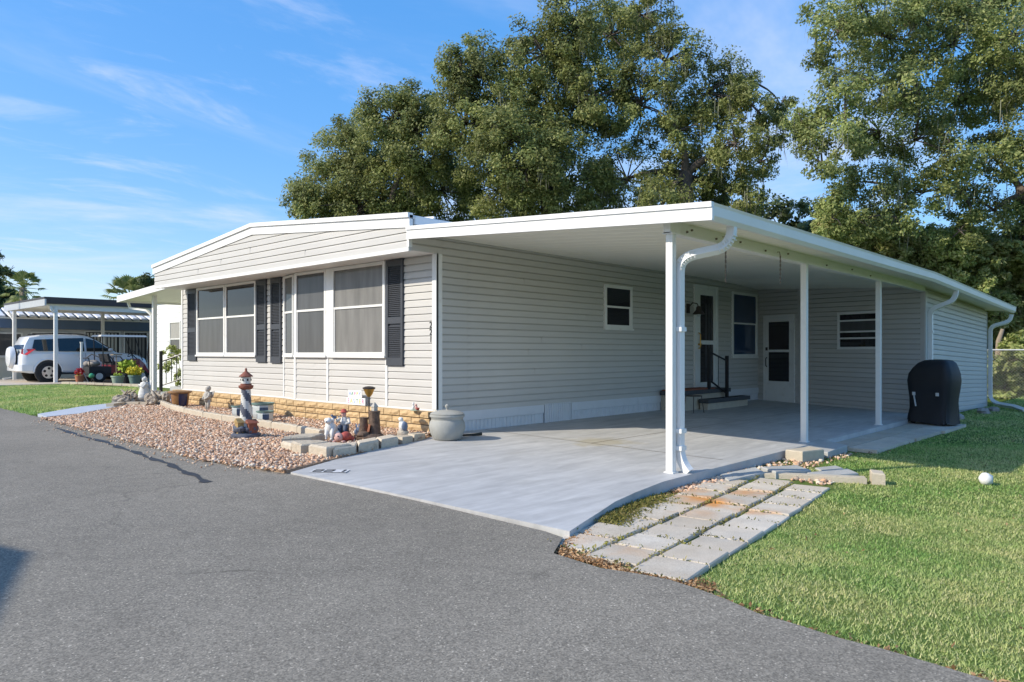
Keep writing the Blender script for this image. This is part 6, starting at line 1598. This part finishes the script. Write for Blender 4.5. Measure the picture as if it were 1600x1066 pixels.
tree('near_twig_tree', 'dark twig tips entering the sky at the left edge', (6.58, 36.97, -0.1), (6.76, 36.78, 4.64), .1, [(7.61, 36.23, 5.07, 0.26), (7.62, 35.22, 4.59, 0.23), (7.91, 35.77, 4.5, 0.13)], 24, 22, .10, .4, 'leaf_dark', seed=52)
PALM1=((16.05, 67.91, 0), (16.05, 67.91, 6.33));PALM2=((17.23, 49.02, 0), (17.36, 48.88, 4.54))
PTR=(29.73, 4.75, -0.75)
tree('live_oak', 'large pale green oak towering over the right edge behind the shed', (33.21, 3.64, -0.2), (31.68, 4.4, 7.19), .34, [(25.55, 9.97, 9.26, 0.63), (25.7, 9.81, 8.48, 0.63), (26.28, 9.19, 5.91, 0.76), (26.96, 8.45, 5.8, 0.8), (27.8, 7.55, 5.91, 0.85), (29.32, 5.92, 5.46, 0.89), (25.67, 8.77, 12.06, 1.0), (27.39, 10.04, 13.59, 0.71), (26.3, 8.15, 12.74, 1.09), (28.75, 8.03, 12.6, 1.51), (28.45, 6.91, 12.85, 1.45), (29.43, 6.14, 12.04, 1.58), (31.64, 5.57, 13.5, 1.53), (29.59, 4.38, 11.8, 1.51), (25.82, 8.61, 10.11, 1.04), (27.67, 10.14, 11.93, 0.71), (27.98, 8.13, 10.79, 1.32), (27.61, 6.81, 10.36, 1.31), (31.3, 6.53, 10.57, 1.49), (32.14, 5.45, 10.77, 1.48), (30.28, 4.03, 10.17, 1.53), (26.19, 9.71, 9.46, 0.77), (26.04, 8.68, 8.55, 0.96), (27.39, 7.96, 8.92, 1.16), (29.18, 7.3, 8.83, 1.2), (28.59, 6.06, 8.02, 1.14), (31.24, 5.4, 8.43, 1.16), (29.92, 4.16, 7.94, 1.19), (25.62, 9.28, 7.7, 0.75), (28.26, 9.08, 7.46, 0.99), (27.89, 7.78, 7.08, 1.01), (28.79, 6.89, 6.86, 1.02), (30.28, 6.01, 6.74, 0.97), (30.67, 5.11, 6.22, 0.86), (26.46, 9.25, 6.62, 0.72), (31.18, 2.72, 10.95, 2.38), (33.48, 3.11, 8.22, 2.33), (30.58, 7.21, 15.57, 2.15), (32.73, 4.94, 15.82, 2.27), (32.31, 4.11, 6.32, 1.16)], 92, 150, .062, .55, 'leaf_oak_light', moss=90, seed=44, group='oaks behind the house')
tree('shrub_thicket', 'vine-covered thicket above the gutter, nearest the carport', (30.02, 8.83, -0.25), (30.02, 8.83, -0.0), .09, [(28.3, 9.78, 6.02, 0.82), (30.05, 9.66, 5.6, 1.0), (30.12, 8.75, 5.76, 1.03), (29.9, 8.13, 4.83, 1.08), (30.58, 9.23, 4.62, 1.13), (30.01, 9.77, 4.48, 1.0), (29.77, 8.31, 3.63, 1.2)], 480, 75, 0.075, 0.3, 'leaf_vine', 'bark_pale', 'shrub', 'thicket behind the shed', seed=46, inner=.25)
tree('shrub_thicket', 'tangled vine-covered thicket over the middle of the shed roof', (31.13, 6.91, -0.25), (31.13, 6.91, 0.02), .09, [(30.43, 7.5, 5.18, 1.08), (30.71, 6.61, 4.77, 1.18), (30.5, 7.2, 3.85, 1.19), (31.98, 6.25, 5.22, 1.09), (31.08, 6.27, 3.59, 1.18), (30.94, 7.52, 2.93, 1.22)], 480, 75, 0.075, 0.3, 'leaf_shrub', 'bark_pale', 'shrub', 'thicket behind the shed', seed=47, inner=.25)
tree('shrub_thicket', 'tall thicket of vines at the right edge behind the fence', (33.26, 4.62, -0.25), (33.26, 4.62, 0.02), .09, [(31.62, 5.46, 4.75, 1.18), (32.54, 4.72, 5.13, 1.18), (33.46, 5.05, 3.67, 1.22), (33.74, 3.89, 4.34, 1.44), (32.47, 5.3, 2.66, 1.01), (33.75, 4.29, 2.43, 1.33), (33.22, 4.61, 1.46, 1.08), (34.37, 3.19, 2.9, 1.68)], 400, 70, 0.085, 0.3, 'leaf_vine', 'bark_pale', 'shrub', 'thicket behind the shed', seed=48, inner=.25)
tree('shrub_thicket', 'yellowish undergrowth low behind the chain-link fence', (29.9, 3.98, -0.25), (29.9, 3.98, 0.14), 0.09, [(29.28, 4.78, 0.79, 0.78), (29.84, 4.32, 0.35, 0.87), (30.48, 3.69, 0.79, 1.04), (30.18, 4.19, -0.42, 0.83), (29.51, 4.67, -0.3, 0.65), (31.05, 3.23, -0.09, 1.09), (30.74, 2.52, 0.58, 1.27), (29.72, 4.13, 1.22, 0.77)], 440, 75, 0.07, 0.3, 'leaf_shrub', 'bark_pale', 'shrub', 'thicket behind the shed', seed=49, inner=.25)
tree('dark_tree', 'dark dense trees closing the view far behind the shed', (41.39, 8.36, -0.25), (41.39, 8.36, -0.34), .09, [(37.35, 13.06, 5.99, 1.9), (38.23, 10.96, 5.27, 2.48), (40.54, 8.73, 4.98, 2.65), (42.88, 6.48, 4.68, 2.82), (45.27, 4.2, 5.02, 3.15), (42.54, 7.76, 1.55, 2.55), (44.4, 5.12, 0.92, 2.84), (39.37, 9.56, 2.16, 2.48)], 70, 80, 0.2, 0.8, 'leaf_dark', 'bark_pale', 'tree', None, seed=55, inner=.25)
def palm(label, base, top, n, L, r0, seed, fan=True):
    random.seed(seed); t = thing('palm_tree', label, 'palm', base, 0, 'palms beyond the carport')
    B, T = Vector(base), Vector(top)
    mb = MB(); mb.tube([B, B.lerp(T, .4) + Vector((.1, .05, 0)), B.lerp(T, .8), T], [r0 * 1.2, r0, r0 * .9, r0], 9); mb.build('trunk', 'bark_pale', t, True)
    for i in range(n):
        az = i * 2.399 + random.uniform(-.2, .2); el = math.sin((i + .5) / n * 2.6 - 1.0) * 1.1
        dv = Vector((math.cos(az) * math.cos(el), math.sin(az) * math.cos(el), math.sin(el)))
        s = T + dv * L * .1; e = T + dv * L * .55 - Vector((0, 0, .12 * L * (1.2 - el)))
        mb = MB(); mb.tube([T, s.lerp(e, .5), e], [.03, .025, .02], 5)
        side = dv.cross(Vector((0, 0, 1))); side = side.normalized() if side.length > .1 else Vector((1, 0, 0)); upv = side.cross(dv).normalized()
        k = 15
        for j in range(k):
            a = -1.25 + 2.5 * j / (k - 1); d2 = (dv * math.cos(a) + side * math.sin(a)).normalized()
            tip = e + d2 * L * (.5 - .10 * abs(a)) - Vector((0, 0, .10 * L)); m_ = e + d2 * L * .28 + upv * .02
            w = d2.cross(upv).normalized() * .035 * L
            mb.add([e, m_ - w, tip, m_ + w], [(0, 1, 2, 3)])
        mb.build('frond', 'leaf_palm', t)
palm('slim cabbage palm with round head rising above the dark carport', PALM1[0], PALM1[1], 30, 1.7, .26, 61)
palm('low full palm head directly behind the carport roof near the gable', PALM2[0], PALM2[1], 46, 1.9, .3, 62)
# pale bare trunk at the fence
t = thing('bare_trunk', 'pale vine-scarred tree trunk standing at the chain-link fence', 'tree trunk', (PTR[0], PTR[1], -.25))
mb = MB(); mb.tube([(PTR[0] + a, PTR[1] + b, c) for a, b, c in ((0, 0, -.4), (0, .02, .4), (-.1, .1, 1.0), (.02, .1, 1.6), (.1, 0, 2.0))], [.16, .11, .1, .085, .06], 10); mb.build('trunk', 'bark_pale', t, True)
# chain-link fence
fn = thing('chain_link_fence', 'low chain-link fence with pale top rail behind the shed corner', 'fence', (27, 0, -.2))
FX0, FX1 = (26.6, 8.0), (27.6, -14.0); FL = math.hypot(FX1[0] - FX0[0], FX1[1] - FX0[1]); FW = Wall(FX0, (FX1[1] - FX0[1], -(FX1[0] - FX0[0])))
mb = MB(); mb.tube([FW(0, 0, 1.28), FW(FL, 0, 1.28)], .024, 6); mb.build('top_rail', 'galv', fn)
for i in range(8):
    mb = MB(); u = i * FL / 7; mb.tube([FW(u, 0, -.3), FW(u, 0, 1.33)], .028, 6); mb.build('post', 'galv', fn)
mb = MB(); s = .085; w = .0018
for k in range(-20, int(FL / s) + 1):
    for sg_ in (1, -1):
        ua = k * s; za, zb_ = -.22, 1.26; ub = ua + (zb_ - za)
        if sg_ < 0: ua, ub = ub, ua
        t0 = max(0, min(1, (0 - ua) / (ub - ua))) if ua < 0 or ub < 0 else 0
        pa, pb = (ua, za), (ub, zb_)
        def clip(p, q, lim, gt):
            t_ = (lim - p[0]) / (q[0] - p[0]); return (lim, p[1] + (q[1] - p[1]) * t_)
        if max(ua, ub) <= 0 or min(ua, ub) >= FL: continue
        if pa[0] < 0: pa = clip(pa, pb, 0, 1)
        if pb[0] < 0: pb = clip(pa, pb, 0, 1)
        if pa[0] > FL: pa = clip(pa, pb, FL, 0)
        if pb[0] > FL: pb = clip(pa, pb, FL, 0)
        A_, B_ = FW(pa[0], .002 * sg_, pa[1]), FW(pb[0], .002 * sg_, pb[1])
        mb.tube([A_, B_], w, 3, False)
o = mb.build('wire_mesh', 'galv', fn); o['kind'] = 'stuff'
# shrub by the side steps
tree('step_shrub', 'leafy green shrub behind the black railing of the side steps', (9.3, 22.6, 0), (9.3, 22.6, .3), .03, [(9.3, 22.6, .75, .5), (9.45, 22.3, .45, .45), (9.35, 22.7, 1.15, .35)], 260, 40, .05, .2, 'leaf_shrub', 'bark_pale', 'shrub', None, 0, 70, .8, .2)
# dry bed ground cover and fallen twigs behind the fence are part of the ground
